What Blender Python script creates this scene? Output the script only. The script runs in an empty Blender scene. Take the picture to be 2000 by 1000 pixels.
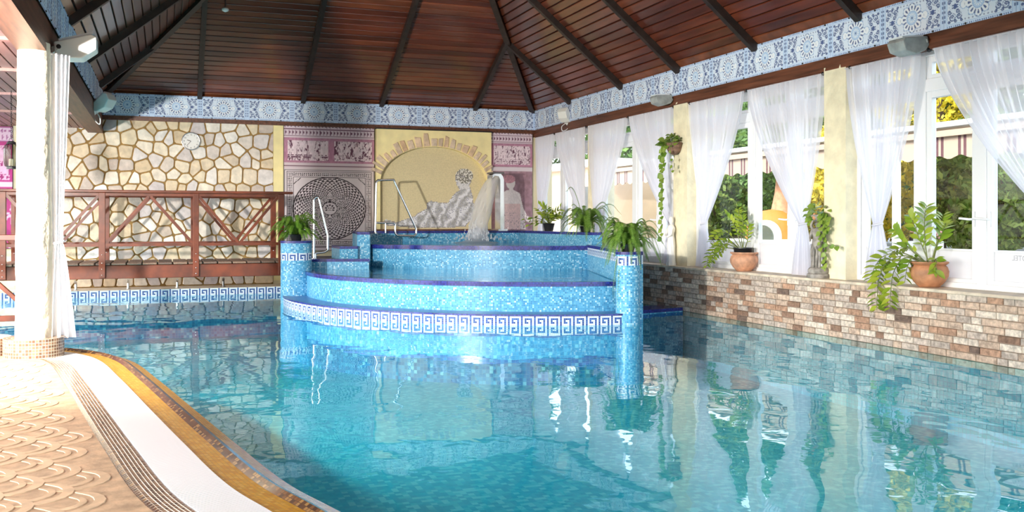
import bpy, math, random
import numpy as np
from mathutils import Vector, Matrix, noise as mnoise
random.seed(7); rng = np.random.default_rng(7)
S = bpy.context.scene; COL = S.collection
PI = math.pi

# ------------------------------------------------------------------ camera, sky, sun, exposure
FPX = 1850.0; CAMH = 1.4; YAW = math.atan(680 / FPX); SN, CS = math.sin(YAW), math.cos(YAW)
cam = bpy.data.cameras.new('camera'); cam.sensor_width = 36; cam.lens = 36 * FPX / 2000
cam.shift_y = -68 / 2000; cam.clip_end = 300; cam.clip_start = 0.05
camo = bpy.data.objects.new('camera', cam); COL.objects.link(camo)
camo.location = (0, 0, CAMH); camo.rotation_euler = (PI / 2, 0, -YAW); S.camera = camo

S.view_settings.view_transform = 'Standard'; S.view_settings.look = 'None'
S.view_settings.gamma = 1.0; S.view_settings.use_curve_mapping = False
S.view_settings.exposure = 0.34
S.cycles.transparent_max_bounces = 24; S.cycles.max_bounces = 10; S.cycles.diffuse_bounces = 5
S.cycles.caustics_reflective = False; S.cycles.caustics_refractive = False
S.cycles.sample_clamp_indirect = 6.0; S.cycles.use_denoising = True

W = bpy.data.worlds.new('sky'); S.world = W; W.use_nodes = True
nt = W.node_tree; bg = nt.nodes['Background']
sky = nt.nodes.new('ShaderNodeTexSky'); sky.sky_type = 'NISHITA'; sky.sun_disc = False
sky.sun_elevation = math.radians(42); sky.sun_rotation = math.radians(-110); sky.dust_density = 2.0
hs = nt.nodes.new('ShaderNodeHueSaturation'); hs.inputs['Saturation'].default_value = .5; nt.links.new(sky.outputs[0], hs.inputs['Color']); nt.links.new(hs.outputs[0], bg.inputs[0]); bg.inputs[1].default_value = 0.92
def light(name, kind, loc, energy, color=(1, 1, 1), **kw):
    l = bpy.data.lights.new(name, kind); l.energy = energy; l.color = color
    for k, v in kw.items(): setattr(l, k, v)
    o = bpy.data.objects.new(name, l); COL.objects.link(o); o.location = loc; return o
sun = light('sun', 'SUN', (-20, -8, 25), 3.8, (1, .95, .85), angle=math.radians(0.6))
sun.rotation_euler = Vector((0.62, 0.28, -0.73)).to_track_quat('-Z', 'Y').to_euler()
# the photographer's flash head: its shadows (rail on niche, statuette on column, pillar on bricks) all point back here
fh = light('flash_head', 'SPOT', (-3.0, 6.8, 2.0), 3700, (1, .96, .90), shadow_soft_size=0.12, spot_size=math.radians(142), spot_blend=1.0)
fh.rotation_euler = Vector((7.6, 12.6, 2.4)).to_track_quat('-Z', 'Y').to_euler()

# ------------------------------------------------------------------ helpers
def at(x, y, Y):
    l = (x - 1000) / FPX; t = Y / (CS - l * SN)
    return Vector((t * (SN + l * CS), Y, CAMH + t * (432 - y) / FPX))
def wloc(o):
    v = Vector((0, 0, 0))
    while o is not None: v = v + o.location; o = o.parent
    return v
def tag(o, label=None, cat=None, group=None, kind=None):
    if label: o['label'] = label
    if cat: o['category'] = cat
    if group: o['group'] = group
    if kind: o['kind'] = kind
    return o
def thing(name, label, cat, loc=(0, 0, 0), group=None, kind=None):
    o = bpy.data.objects.new(name, None); COL.objects.link(o); o.location = loc
    o.empty_display_size = .1
    return tag(o, label, cat, group, kind)
def link_mesh(name, me, parent=None, loc=(0, 0, 0), rot=None, scale=None):
    o = bpy.data.objects.new(name, me); COL.objects.link(o)
    if parent is not None:
        o.parent = parent; o.location = Vector(loc) - wloc(parent)
    else: o.location = loc
    if rot is not None: o.rotation_euler = rot
    if scale is not None: o.scale = scale
    return o
class MB:
    def __init__(s): s.v = []; s.f = []; s.mi = []; s.cur = 0
    def add(s, vs, fs):
        b = len(s.v); s.v += [tuple(p) for p in vs]
        for f in fs: s.f.append([b + i for i in f]); s.mi.append(s.cur)
        return s
    def box(s, c, d, rot=None):
        h = [x / 2 for x in d]; vs = []
        for z in (-1, 1):
            for y in (-1, 1):
                for x in (-1, 1):
                    p = Vector((x * h[0], y * h[1], z * h[2]))
                    if rot is not None: p = rot @ p
                    vs.append(p + Vector(c))
        return s.add(vs, [(0, 2, 3, 1), (4, 5, 7, 6), (0, 1, 5, 4), (2, 6, 7, 3), (0, 4, 6, 2), (1, 3, 7, 5)])
    def bb(s, x0, x1, y0, y1, z0, z1): return s.box(((x0 + x1) / 2, (y0 + y1) / 2, (z0 + z1) / 2), (abs(x1 - x0), abs(y1 - y0), abs(z1 - z0)))
    def bar(s, a, b, w, h, up=(0, 0, 1)):
        a = Vector(a); b = Vector(b); d = b - a; L = d.length; y = d / L
        x = y.cross(Vector(up)).normalized(); z = x.cross(y)
        return s.box((a + b) / 2, (w, L, h), Matrix((x, y, z)).transposed())
    def tube(s, pts, r, n=8, caps=True):
        pts = [Vector(p) for p in pts]; m = len(pts); rr = r if isinstance(r, (list, tuple)) else [r] * m
        rings = []; prev = None
        for i, p in enumerate(pts):
            t = (pts[min(i + 1, m - 1)] - pts[max(i - 1, 0)]).normalized()
            ref = prev if prev is not None else (Vector((0, 0, 1)) if abs(t.z) < .9 else Vector((1, 0, 0)))
            u = (ref - t * ref.dot(t)).normalized(); prev = u; w = t.cross(u)
            rings.append([p + (u * math.cos(2 * PI * k / n) + w * math.sin(2 * PI * k / n)) * rr[i] for k in range(n)])
        vs = [q for R in rings for q in R]; fs = []
        for i in range(m - 1):
            for k in range(n):
                k2 = (k + 1) % n; fs.append((i * n + k, i * n + k2, (i + 1) * n + k2, (i + 1) * n + k))
        if caps: fs += [tuple(range(n - 1, -1, -1)), tuple((m - 1) * n + k for k in range(n))]
        return s.add(vs, fs)
    def lathe(s, c, prof, n=24, sx=1, sy=1):
        vs = []; fs = []; m = len(prof)
        for r, z in prof:
            for k in range(n): vs.append((c[0] + r * sx * math.cos(2 * PI * k / n), c[1] + r * sy * math.sin(2 * PI * k / n), c[2] + z))
        for i in range(m - 1):
            for k in range(n):
                k2 = (k + 1) % n; fs.append((i * n + k, i * n + k2, (i + 1) * n + k2, (i + 1) * n + k))
        fs += [tuple(range(n - 1, -1, -1)), tuple((m - 1) * n + k for k in range(n))]
        return s.add(vs, fs)
    def prism(s, poly, z0, z1):
        n = len(poly); vs = [(x, y, z0) for x, y in poly] + [(x, y, z1) for x, y in poly]
        return s.add(vs, [tuple(range(n - 1, -1, -1)), tuple(range(n, 2 * n))] + [(i, (i + 1) % n, n + (i + 1) % n, n + i) for i in range(n)])
    def xprism(s, poly, x0, x1):            # outline in (y, z), pushed along x
        n = len(poly); vs = [(x0, y, z) for y, z in poly] + [(x1, y, z) for y, z in poly]
        return s.add(vs, [tuple(range(n - 1, -1, -1)), tuple(range(n, 2 * n))] + [(i, (i + 1) % n, n + (i + 1) % n, n + i) for i in range(n)])
    def mesh(s, name, mats, smooth=False, off=Vector((0, 0, 0))):
        me = bpy.data.meshes.new(name)
        me.from_pydata([(x - off.x, y - off.y, z - off.z) for x, y, z in s.v], [], s.f)
        for m in (mats if isinstance(mats, (list, tuple)) else [mats]): me.materials.append(m)
        if any(s.mi): me.polygons.foreach_set('material_index', s.mi)
        if smooth: me.polygons.foreach_set('use_smooth', [True] * len(me.polygons))
        me.validate(); me.update(); return me
    def build(s, name, mats, parent=None, smooth=False, bevel=0, seg=2, base=None):
        loc = wloc(parent) if parent is not None else Vector(base or (0, 0, 0))
        o = link_mesh(name, s.mesh(name, mats, smooth, loc), parent, loc)
        if bevel:
            m = o.modifiers.new('bevel', 'BEVEL'); m.width = bevel; m.segments = seg; m.limit_method = 'ANGLE'
        if smooth and hasattr(o.data, 'set_sharp_from_angle'): o.data.set_sharp_from_angle(angle=math.radians(50))
        return o
def struct(o, label=None): o['kind'] = 'structure'; (label and o.__setitem__('label', label)); return o
def spline(P, n):
    P = [Vector(p) for p in P]; out = []
    Q = [P[0] * 2 - P[1]] + P + [P[-1] * 2 - P[-2]]
    for i in range(1, len(Q) - 2):
        for k in range(n):
            t = k / n; a, b, c, d = Q[i - 1], Q[i], Q[i + 1], Q[i + 2]
            out.append(.5 * ((2 * b) + (c - a) * t + (2 * a - 5 * b + 4 * c - d) * t * t + (3 * b - a - 3 * c + d) * t ** 3))
    out.append(P[-1]); return out
def text_mesh(body, size, mat, mirror=False, ext=.0005):
    cu = bpy.data.curves.new('t', 'FONT'); cu.body = body; cu.size = size; cu.extrude = ext; cu.align_x = 'CENTER'; cu.align_y = 'CENTER'
    o = bpy.data.objects.new('t', cu); COL.objects.link(o); dg = bpy.context.evaluated_depsgraph_get()
    me = bpy.data.meshes.new_from_object(o.evaluated_get(dg)); bpy.data.objects.remove(o)
    if mirror: me.transform(Matrix.Diagonal((-1, 1, 1, 1))); me.flip_normals()
    me.materials.clear(); me.materials.append(mat); return me

# ------------------------------------------------------------------ materials
def sock(nd, *names):
    for n in names:
        if n in nd.inputs: return nd.inputs[n]
def mat(name, col, rough=.5, metal=0.0, ramp=None, nscale=0, namt=.3, stretch=(1, 1, 1), bump=0, bscale=60, bdist=.01, objvar=0, coat=0, spec=.5, sub=0):
    m = bpy.data.materials.new(name); m.use_nodes = True; t = m.node_tree; N = t.nodes; L = t.links
    b = N['Principled BSDF']; b.inputs['Roughness'].default_value = rough; b.inputs['Metallic'].default_value = metal
    b.inputs['Coat Weight'].default_value = coat; b.inputs['Specular IOR Level'].default_value = spec
    b.inputs['Coat Roughness'].default_value = .12
    out = None
    tc = N.new('ShaderNodeTexCoord'); oi = N.new('ShaderNodeObjectInfo')
    if ramp:
        r = N.new('ShaderNodeValToRGB'); e = r.color_ramp.elements; r.color_ramp.interpolation = 'LINEAR'
        while len(e) < len(ramp): e.new(.5)
        for i, c in enumerate(ramp): e[i].position = i / (len(ramp) - 1); e[i].color = (*c, 1)
        L.new(oi.outputs['Random'], r.inputs[0]); out = r.outputs[0]
    else:
        rgb = N.new('ShaderNodeRGB'); rgb.outputs[0].default_value = (*col, 1); out = rgb.outputs[0]
    def vec(sc):
        mp = N.new('ShaderNodeMapping'); mp.inputs['Scale'].default_value = stretch
        ad = N.new('ShaderNodeVectorMath'); ad.operation = 'ADD'
        sm = N.new('ShaderNodeVectorMath'); sm.operation = 'SCALE'; cb = N.new('ShaderNodeCombineXYZ')
        for k in range(3): L.new(oi.outputs['Random'], cb.inputs[k])
        L.new(cb.outputs[0], sm.inputs[0]); sm.inputs['Scale'].default_value = 37.0
        L.new(tc.outputs['Object'], mp.inputs[0]); L.new(mp.outputs[0], ad.inputs[0]); L.new(sm.outputs[0], ad.inputs[1])
        n = N.new('ShaderNodeTexNoise'); n.inputs['Scale'].default_value = sc; n.inputs['Detail'].default_value = 5
        L.new(ad.outputs[0], n.inputs['Vector']); return n
    if nscale:
        n = vec(nscale); mr = N.new('ShaderNodeMapRange'); L.new(n.outputs[0], mr.inputs[0])
        mr.inputs[1].default_value = .3; mr.inputs[2].default_value = .7
        mr.inputs[3].default_value = 1 - namt; mr.inputs[4].default_value = 1 + namt
        mx = N.new('ShaderNodeVectorMath'); mx.operation = 'SCALE'; L.new(out, mx.inputs[0]); L.new(mr.outputs[0], mx.inputs['Scale']); out = mx.outputs[0]
    if objvar:
        mr = N.new('ShaderNodeMapRange'); L.new(oi.outputs['Random'], mr.inputs[0]); mr.inputs[3].default_value = 1 - objvar; mr.inputs[4].default_value = 1 + objvar
        mx = N.new('ShaderNodeVectorMath'); mx.operation = 'SCALE'; L.new(out, mx.inputs[0]); L.new(mr.outputs[0], mx.inputs['Scale']); out = mx.outputs[0]
    L.new(out, b.inputs['Base Color'])
    if bump:
        n = vec(bscale); bp = N.new('ShaderNodeBump'); bp.inputs['Strength'].default_value = bump; bp.inputs['Distance'].default_value = bdist
        L.new(n.outputs[0], bp.inputs['Height']); L.new(bp.outputs[0], b.inputs['Normal'])
    return m
def attr_mat(name, rough=.3, grout=None, gw=.1, spec=.5, mul=None):
    m = bpy.data.materials.new(name); m.use_nodes = True; t = m.node_tree; N = t.nodes; L = t.links
    b = N['Principled BSDF']; b.inputs['Roughness'].default_value = rough; b.inputs['Specular IOR Level'].default_value = spec
    a = N.new('ShaderNodeVertexColor'); a.layer_name = 'Col'; out = a.outputs[0]
    if grout:
        uv = N.new('ShaderNodeUVMap'); uv.uv_map = 'UV'; sp = N.new('ShaderNodeSeparateXYZ'); L.new(uv.outputs[0], sp.inputs[0]); ms = []
        for k in range(2):
            fr = N.new('ShaderNodeMath'); fr.operation = 'FRACT'; L.new(sp.outputs[k], fr.inputs[0])
            sb = N.new('ShaderNodeMath'); sb.operation = 'SUBTRACT'; L.new(fr.outputs[0], sb.inputs[0]); sb.inputs[1].default_value = .5
            ab = N.new('ShaderNodeMath'); ab.operation = 'ABSOLUTE'; L.new(sb.outputs[0], ab.inputs[0]); ms.append(ab)
        mx = N.new('ShaderNodeMath'); mx.operation = 'MAXIMUM'; L.new(ms[0].outputs[0], mx.inputs[0]); L.new(ms[1].outputs[0], mx.inputs[1])
        gt = N.new('ShaderNodeMath'); gt.operation = 'GREATER_THAN'; L.new(mx.outputs[0], gt.inputs[0]); gt.inputs[1].default_value = .5 - gw / 2
        mi = N.new('ShaderNodeMix'); mi.data_type = 'RGBA'; L.new(gt.outputs[0], mi.inputs[0]); L.new(out, mi.inputs[6]); mi.inputs[7].default_value = (*grout, 1); out = mi.outputs[2]
        bp = N.new('ShaderNodeBump'); bp.inputs['Distance'].default_value = -.002; bp.inputs['Strength'].default_value = .6
        L.new(gt.outputs[0], bp.inputs['Height']); L.new(bp.outputs[0], b.inputs['Normal'])
    L.new(out, b.inputs['Base Color']); return m
def mix_mat(name, parts, fres=None, bump=None):
    """parts: shader spec pairs; transparent/glossy mix for water and glass"""
    m = bpy.data.materials.new(name); m.use_nodes = True; t = m.node_tree; N = t.nodes; L = t.links; N.clear()
    o = N.new('ShaderNodeOutputMaterial'); return m, N, L, o
def schlick(N, L, f0, normal=None):
    lw = N.new('ShaderNodeLayerWeight'); lw.inputs['Blend'].default_value = .5
    if normal is not None: L.new(normal, lw.inputs['Normal'])
    pw = N.new('ShaderNodeMath'); pw.operation = 'POWER'; L.new(lw.outputs['Facing'], pw.inputs[0]); pw.inputs[1].default_value = 5.3
    ma = N.new('ShaderNodeMath'); ma.operation = 'MULTIPLY_ADD'; L.new(pw.outputs[0], ma.inputs[0]); ma.inputs[1].default_value = 1 - f0; ma.inputs[2].default_value = f0
    return ma.outputs[0]
def water_mat(name, tint, bumps):
    m, N, L, o = mix_mat(name, None)
    tr = N.new('ShaderNodeBsdfTransparent'); tr.inputs[0].default_value = (*tint, 1)
    gl = N.new('ShaderNodeBsdfGlossy'); gl.inputs['Roughness'].default_value = .012; gl.inputs['Color'].default_value = (.92, .98, 1, 1)
    mx = N.new('ShaderNodeMixShader'); L.new(tr.outputs[0], mx.inputs[1]); L.new(gl.outputs[0], mx.inputs[2])
    L.new(mx.outputs[0], o.inputs[0]); tc = N.new('ShaderNodeTexCoord'); prev = None
    for sc, dist, st in bumps:
        mp = N.new('ShaderNodeMapping'); mp.inputs['Scale'].default_value = st; L.new(tc.outputs['Object'], mp.inputs[0])
        n = N.new('ShaderNodeTexNoise'); n.inputs['Scale'].default_value = sc; n.inputs['Detail'].default_value = 1.5; n.inputs['Distortion'].default_value = .6
        L.new(mp.outputs[0], n.inputs['Vector'])
        bp = N.new('ShaderNodeBump'); bp.inputs['Strength'].default_value = 1; bp.inputs['Distance'].default_value = dist; L.new(n.outputs[0], bp.inputs['Height'])
        if prev: L.new(prev.outputs[0], bp.inputs['Normal'])
        prev = bp
    L.new(prev.outputs[0], gl.inputs['Normal']); L.new(schlick(N, L, .03, prev.outputs[0]), mx.inputs[0]); return m
def thin_mat(name, col, transp, trans=.5, rough=.6, noise_sc=0):
    """cloth or leaf: some light straight through, some scattered through, the rest reflected"""
    m, N, L, o = mix_mat(name, None)
    d = N.new('ShaderNodeBsdfDiffuse'); d.inputs[0].default_value = (*col, 1)
    s = N.new('ShaderNodeBsdfTranslucent'); s.inputs[0].default_value = (*col, 1)
    a = N.new('ShaderNodeMixShader'); a.inputs[0].default_value = trans; L.new(d.outputs[0], a.inputs[1]); L.new(s.outputs[0], a.inputs[2]); out = a
    if transp:
        t = N.new('ShaderNodeBsdfTransparent'); b = N.new('ShaderNodeMixShader'); b.inputs[0].default_value = transp
        L.new(a.outputs[0], b.inputs[1]); L.new(t.outputs[0], b.inputs[2]); out = b
    L.new(out.outputs[0], o.inputs[0]); return m
def leaf_mat(name, c0, c1, rough=.35):
    m, N, L, o = mix_mat(name, None)
    oi = N.new('ShaderNodeObjectInfo'); ge = N.new('ShaderNodeNewGeometry'); ad = N.new('ShaderNodeMath'); ad.operation = 'ADD'
    L.new(oi.outputs['Random'], ad.inputs[0]); L.new(ge.outputs['Random Per Island'], ad.inputs[1])
    fr = N.new('ShaderNodeMath'); fr.operation = 'FRACT'; L.new(ad.outputs[0], fr.inputs[0])
    mi = N.new('ShaderNodeMix'); mi.data_type = 'RGBA'; L.new(fr.outputs[0], mi.inputs[0]); mi.inputs[6].default_value = (*c0, 1); mi.inputs[7].default_value = (*c1, 1)
    p = N.new('ShaderNodeBsdfPrincipled'); p.inputs['Roughness'].default_value = rough; L.new(mi.outputs[2], p.inputs['Base Color'])
    s = N.new('ShaderNodeBsdfTranslucent'); L.new(mi.outputs[2], s.inputs[0])
    a = N.new('ShaderNodeMixShader'); a.inputs[0].default_value = .35; L.new(p.outputs[0], a.inputs[1]); L.new(s.outputs[0], a.inputs[2]); L.new(a.outputs[0], o.inputs[0]); return m
def cell_mat(name, size, cols, grout, rough=.25):
    """small mosaic on a large flat surface, too far off to tell the pieces apart"""
    m = bpy.data.materials.new(name); m.use_nodes = True; t = m.node_tree; N = t.nodes; L = t.links; b = N['Principled BSDF']; b.inputs['Roughness'].default_value = rough
    tc = N.new('ShaderNodeTexCoord'); sc = N.new('ShaderNodeVectorMath'); sc.operation = 'SCALE'; L.new(tc.outputs['Object'], sc.inputs[0]); sc.inputs['Scale'].default_value = 1 / size
    ad = N.new('ShaderNodeVectorMath'); ad.operation = 'ADD'; L.new(sc.outputs[0], ad.inputs[0]); ad.inputs[1].default_value = (.013, .017, .5)
    fl = N.new('ShaderNodeVectorMath'); fl.operation = 'FLOOR'; L.new(ad.outputs[0], fl.inputs[0])
    wn = N.new('ShaderNodeTexWhiteNoise'); wn.noise_dimensions = '3D'; L.new(fl.outputs[0], wn.inputs['Vector'])
    r = N.new('ShaderNodeValToRGB'); r.color_ramp.interpolation = 'CONSTANT'; e = r.color_ramp.elements
    while len(e) < len(cols): e.new(.5)
    for i, c in enumerate(cols): e[i].position = i / len(cols); e[i].color = (*c, 1)
    L.new(wn.outputs['Value'], r.inputs[0]); L.new(r.outputs[0], b.inputs['Base Color']); return m

WHITE = mat('white_frame', (.82, .84, .87), .35)
FROST = thin_mat('frosted_panel', (.86, .85, .86), 0, .45)
CREAM = mat('cream_plaster', (.82, .75, .54), .85, nscale=6, namt=.12, bump=.5, bscale=14, bdist=.03)
WALLM = mat('wall_plaster', (.78, .68, .45), .9, nscale=3, namt=.08)
YELLOW = mat('yellow_paint', (.92, .79, .40), .75, nscale=5, namt=.08)
COLW = mat('white_rough_plaster', (.74, .68, .54), .85, nscale=5, namt=.12, bump=.8, bscale=9, bdist=.04)
RAFTER = mat('dark_beam', (.028, .016, .012), .45, nscale=8, namt=.4)
PLANK = mat('mahogany_plank', None, .28, ramp=[(.075, .015, .008), (.15, .034, .014), (.10, .022, .011), (.19, .05, .02)], nscale=3.2, namt=.45, stretch=(.35, .35, 4), coat=.5)
PLANK2 = mat('mahogany_plank_along', None, .28, ramp=[(.075, .015, .008), (.15, .034, .014), (.10, .022, .011), (.19, .05, .02)], nscale=3.2, namt=.45, stretch=(3, .3, 3), coat=.5)
EAVE = mat('red_eave_board', (.21, .06, .024), .35, nscale=4, namt=.4, coat=.3)
BEAM = mat('brown_beam', (.13, .045, .022), .45, nscale=5, namt=.5, stretch=(4, .3, 4))
GROOVE = mat('dark_backing', (.012, .006, .005), .8)
AISLE = mat('aisle_plank', None, .4, ramp=[(.22, .10, .10), (.30, .13, .11), (.26, .12, .10)], nscale=3, namt=.25, stretch=(4, .3, 3))
REDWOOD = mat('red_varnished_wood', (.15, .028, .008), .38, nscale=5, namt=.4, coat=.1, spec=.3)
DECKPL = mat('bridge_plank', None, .6, ramp=[(.16, .09, .06), (.24, .14, .09), (.12, .07, .05)], nscale=12, namt=.35, stretch=(6, .6, 4))
STEEL = mat('stainless_steel', (.72, .72, .74), .16, 1.0)
DARKST = mat('dark_steel', (.18, .17, .17), .3, 1.0)
STONE = mat('crazy_stone', None, .75, ramp=[(.80, .70, .54), (.70, .55, .36), (.86, .80, .70), (.56, .47, .42), (.80, .68, .48), (.88, .84, .78), (.62, .56, .56), (.84, .75, .60)], nscale=9, namt=.16, bump=.6, bscale=20, bdist=.012)
MORTAR = mat('ochre_mortar', (.33, .20, .065), .95, nscale=20, namt=.3)
BRC = [mat('brick_' + n, c, .8, nscale=22, namt=.38, bump=.8, bscale=35, bdist=.01, objvar=.1) for n, c in
       dict(sand=(.49, .36, .27), cream=(.60, .51, .42), brown=(.23, .135, .09), rust=(.39, .23, .15), grey=(.44, .36, .30), dark=(.16, .105, .08)).items()]
BJOINT = mat('brick_joint', (.30, .23, .18), .95)
SILL = mat('travertine_sill', (.62, .52, .40), .6, nscale=7, namt=.25)
DECK = mat('travertine_deck', (.52, .36, .21), .6, nscale=11, namt=.28, bump=.5, bscale=40, bdist=.004)
SCALE = mat('deck_scallop', (.62, .44, .26), .55, nscale=14, namt=.16, objvar=.06)
GRATE = mat('white_grating', (.86, .85, .80), .5)
MOS = attr_mat('blue_mosaic', .3, (.17, .37, .51), .12, spec=.3)
MOSNV = attr_mat('navy_mosaic', .15, (.01, .015, .09), .12)
MOSB = attr_mat('brown_mosaic', .25, (.62, .55, .42), .12)
MOSY = attr_mat('ochre_mosaic', .22, (.40, .20, .03), .12)
MOSN = attr_mat('niche_mosaic', .5, (.50, .42, .25), .08)
PRINT = attr_mat('printed_panel', .6, spec=.2)
POOLF = cell_mat('pool_mosaic', .05, [(.03, .49, .62), (.09, .62, .71), (.05, .55, .67), (.22, .74, .80), (.04, .52, .65)], (1, 1, 1))
WATER = water_mat('pool_water', (.52, .93, .96), [(1.1, .013, (1, .75, 1)), (5, .0008, (1, 1, 1))])
WATER2 = water_mat('tub_water', (.38, .72, .82), [(3, .02, (1, 1, 1)), (14, .006, (1, 1, 1))])
FOAM = thin_mat('falling_water', (.86, .88, .92), .52, .4)
SHEER = thin_mat('sheer_curtain', (.90, .90, .95), .32, .40)
CLOTH = thin_mat('white_curtain', (.93, .93, .95), 0, .22)
FERN = leaf_mat('fern_green', (.09, .22, .022), (.27, .42, .08))
ZZ = leaf_mat('glossy_leaf', (.16, .30, .025), (.45, .52, .06), .25)
POTHOS = leaf_mat('pothos_leaf', (.12, .26, .03), (.34, .46, .08))
STEMM = mat('green_stem', (.14, .17, .04), .5)
TERRA = mat('terracotta', (.46, .21, .105), .6, nscale=9, namt=.35, bump=.4, bscale=16, bdist=.01)
TERRA2 = mat('pale_terracotta', (.58, .30, .18), .65, nscale=11, namt=.3, bump=.4, bscale=16, bdist=.01)
SOIL = mat('soil', (.05, .03, .02), .95)
BLACKP = mat('black_plastic', (.015, .016, .018), .35)
GREYST = mat('grey_cast_stone', (.27, .245, .22), .85, nscale=14, namt=.5, bump=.6, bscale=30, bdist=.01)
WHITEST = mat('white_plaster_cast', (.85, .83, .80), .6)
LAMPW = mat('lamp_white', (.85, .85, .80), .4)
LAMPG = mat('lamp_grey', (.34, .36, .35), .5, nscale=10, namt=.25)
LAMPX = mat('lamp_glass', (.75, .78, .80), .1)
WIRE = mat('white_cable', (.85, .85, .85), .5)
BLACK = mat('black_paint', (.012, .012, .014), .4)
CANDLE = mat('candle_wax', (.85, .83, .75), .5)
def glass_mat(name, tint):
    m, N, L, o = mix_mat(name, None)
    tr = N.new('ShaderNodeBsdfTransparent'); tr.inputs[0].default_value = (*tint, 1); gl = N.new('ShaderNodeBsdfGlossy'); gl.inputs['Roughness'].default_value = .02
    mx = N.new('ShaderNodeMixShader'); L.new(schlick(N, L, .02), mx.inputs[0]); L.new(tr.outputs[0], mx.inputs[1]); L.new(gl.outputs[0], mx.inputs[2]); L.new(mx.outputs[0], o.inputs[0]); return m
GLASS = glass_mat('window_glass', (.93, .96, .96)); SMOKE = glass_mat('lantern_glass', (.62, .62, .55))

# ------------------------------------------------------------------ coloured grids (mosaic and print)
def color_mesh(name, verts, faces, cols, mat_, uvs=None, corner=True, smooth=False):
    me = bpy.data.meshes.new(name); me.from_pydata(verts, [], faces); me.materials.append(mat_)
    n4 = len(me.loops)
    if corner:
        a = me.color_attributes.new('Col', 'FLOAT_COLOR', 'CORNER')
        c = np.ones((n4, 4), np.float32); c[:, :3] = np.repeat(np.asarray(cols, np.float32), 4, axis=0); a.data.foreach_set('color', c.ravel())
    else:
        a = me.color_attributes.new('Col', 'FLOAT_COLOR', 'POINT')
        c = np.ones((len(verts), 4), np.float32); c[:, :3] = cols; a.data.foreach_set('color', c.ravel())
    if uvs is not None:
        u = me.uv_layers.new(name='UV'); u.data.foreach_set('uv', np.asarray(uvs, np.float32).ravel())
    me.update(); return me
def loft(name, A, B, rows, colf, mat_, parent=None):
    """tiles between polylines A and B (same length); colf(i, j) colours the tile in column i, row j"""
    n = len(A); off = wloc(parent) if parent is not None else Vector((0, 0, 0)); vs = []; fs = []; cs = []; uv = []
    for i in range(n):
        for j in range(rows + 1): vs.append(tuple(A[i].lerp(B[i], j / rows) - off))
    for i in range(n - 1):
        for j in range(rows):
            a = i * (rows + 1) + j; b = a + rows + 1; fs.append((a, b, b + 1, a + 1)); cs.append(colf(i, j))
            uv += [(i, j), (i + 1, j), (i + 1, j + 1), (i, j + 1)]
    return link_mesh(name, color_mesh(name, vs, fs, cs, mat_, uv), parent, off)
def resample(P, step):
    P = [Vector(p) for p in P]; d = [0]
    for i in range(1, len(P)): d.append(d[-1] + (P[i] - P[i - 1]).length)
    n = max(1, round(d[-1] / step)); out = []; k = 0
    for i in range(n + 1):
        s = d[-1] * i / n
        while k < len(P) - 2 and d[k + 1] < s: k += 1
        out.append(P[k].lerp(P[k + 1], (s - d[k]) / max(1e-9, d[k + 1] - d[k])))
    return out
TILE = .025
AQ = [(.25, .53, .70), (.045, .29, .52), (.018, .19, .40), (.11, .40, .62), (.03, .24, .46), (.46, .67, .78), (.07, .34, .58)]
NAVY = [(.012, .022, .20), (.02, .035, .28), (.010, .016, .15), (.03, .03, .24)]
def aq(w=(2, 3, 2, 3, 3, 2, 3)): return lambda i, j: random.choices(AQ, w)[0]
AQ_L = aq((3, 3, 1, 4, 2, 1.8, 4)); AQ_M = aq((1.8, 3.5, 2, 3, 3.5, .7, 3.5)); AQ_D = aq((1, 3, 3, 1.6, 4, .8, 2))
navy = lambda i, j: random.choice(NAVY)
KEYB = ["WWWWW.", "W...W.", "W.WWW.", "W.W...", "W.WWWW"]   # one repeat of the running key, top row first
KEYB = ["WWWWW.", "....W.", ".WW.W.", ".W..W.", ".WWWWW"] if False else ["WWWWWW.", "W....W.", "W.WW.W.", "W..W.W.", "WWWW.W."]
def key_cell(i, j, flip=False):             # j counts rows upwards, 0..4
    r = KEYB[4 - j]; ch = r[i % 7]
    c = (.82, .86, .92) if ch == 'W' else random.choice([(.012, .025, .20), (.018, .04, .26), (.03, .08, .34)])
    return c
def wall_strip(name, path, z0, z1, colf, parent, tile=TILE, mat_=None):
    P = resample([Vector((x, y, 0)) for x, y in path], tile); rows = max(1, round((z1 - z0) / tile))
    return loft(name, [p + Vector((0, 0, z0)) for p in P], [p + Vector((0, 0, z1)) for p in P], rows, colf, mat_ or (MOSNV if colf is navy else MOS), parent)
def flat_strip(name, pa, pb, z, rows, colf, parent, tile=TILE, mat_=None):
    A = resample([Vector((x, y, z)) for x, y in pa], tile); n = len(A) - 1
    tot = resample([Vector((x, y, z)) for x, y in pb], tile); B = []
    for i in range(n + 1):
        s = i / n * (len(tot) - 1); k = min(int(s), len(tot) - 2); B.append(tot[k].lerp(tot[k + 1], s - k))
    return loft(name, A, B, rows, colf, mat_ or (MOSNV if colf is navy else MOS), parent)
def arc(c, r, a0, a1, n=80): return [(c[0] + r * math.cos(math.radians(a0 + (a1 - a0) * k / n)), c[1] + r * math.sin(math.radians(a0 + (a1 - a0) * k / n))) for k in range(n + 1)]

# ================================================================== THE SETTING
XL, XR, YB = -1.1, 7.75, 19.7; ZB, ZF, ZT = 3.10, 3.42, 3.85
APEX = Vector((3.325, 12.85, 7.48)); YF = 6.0

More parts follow.
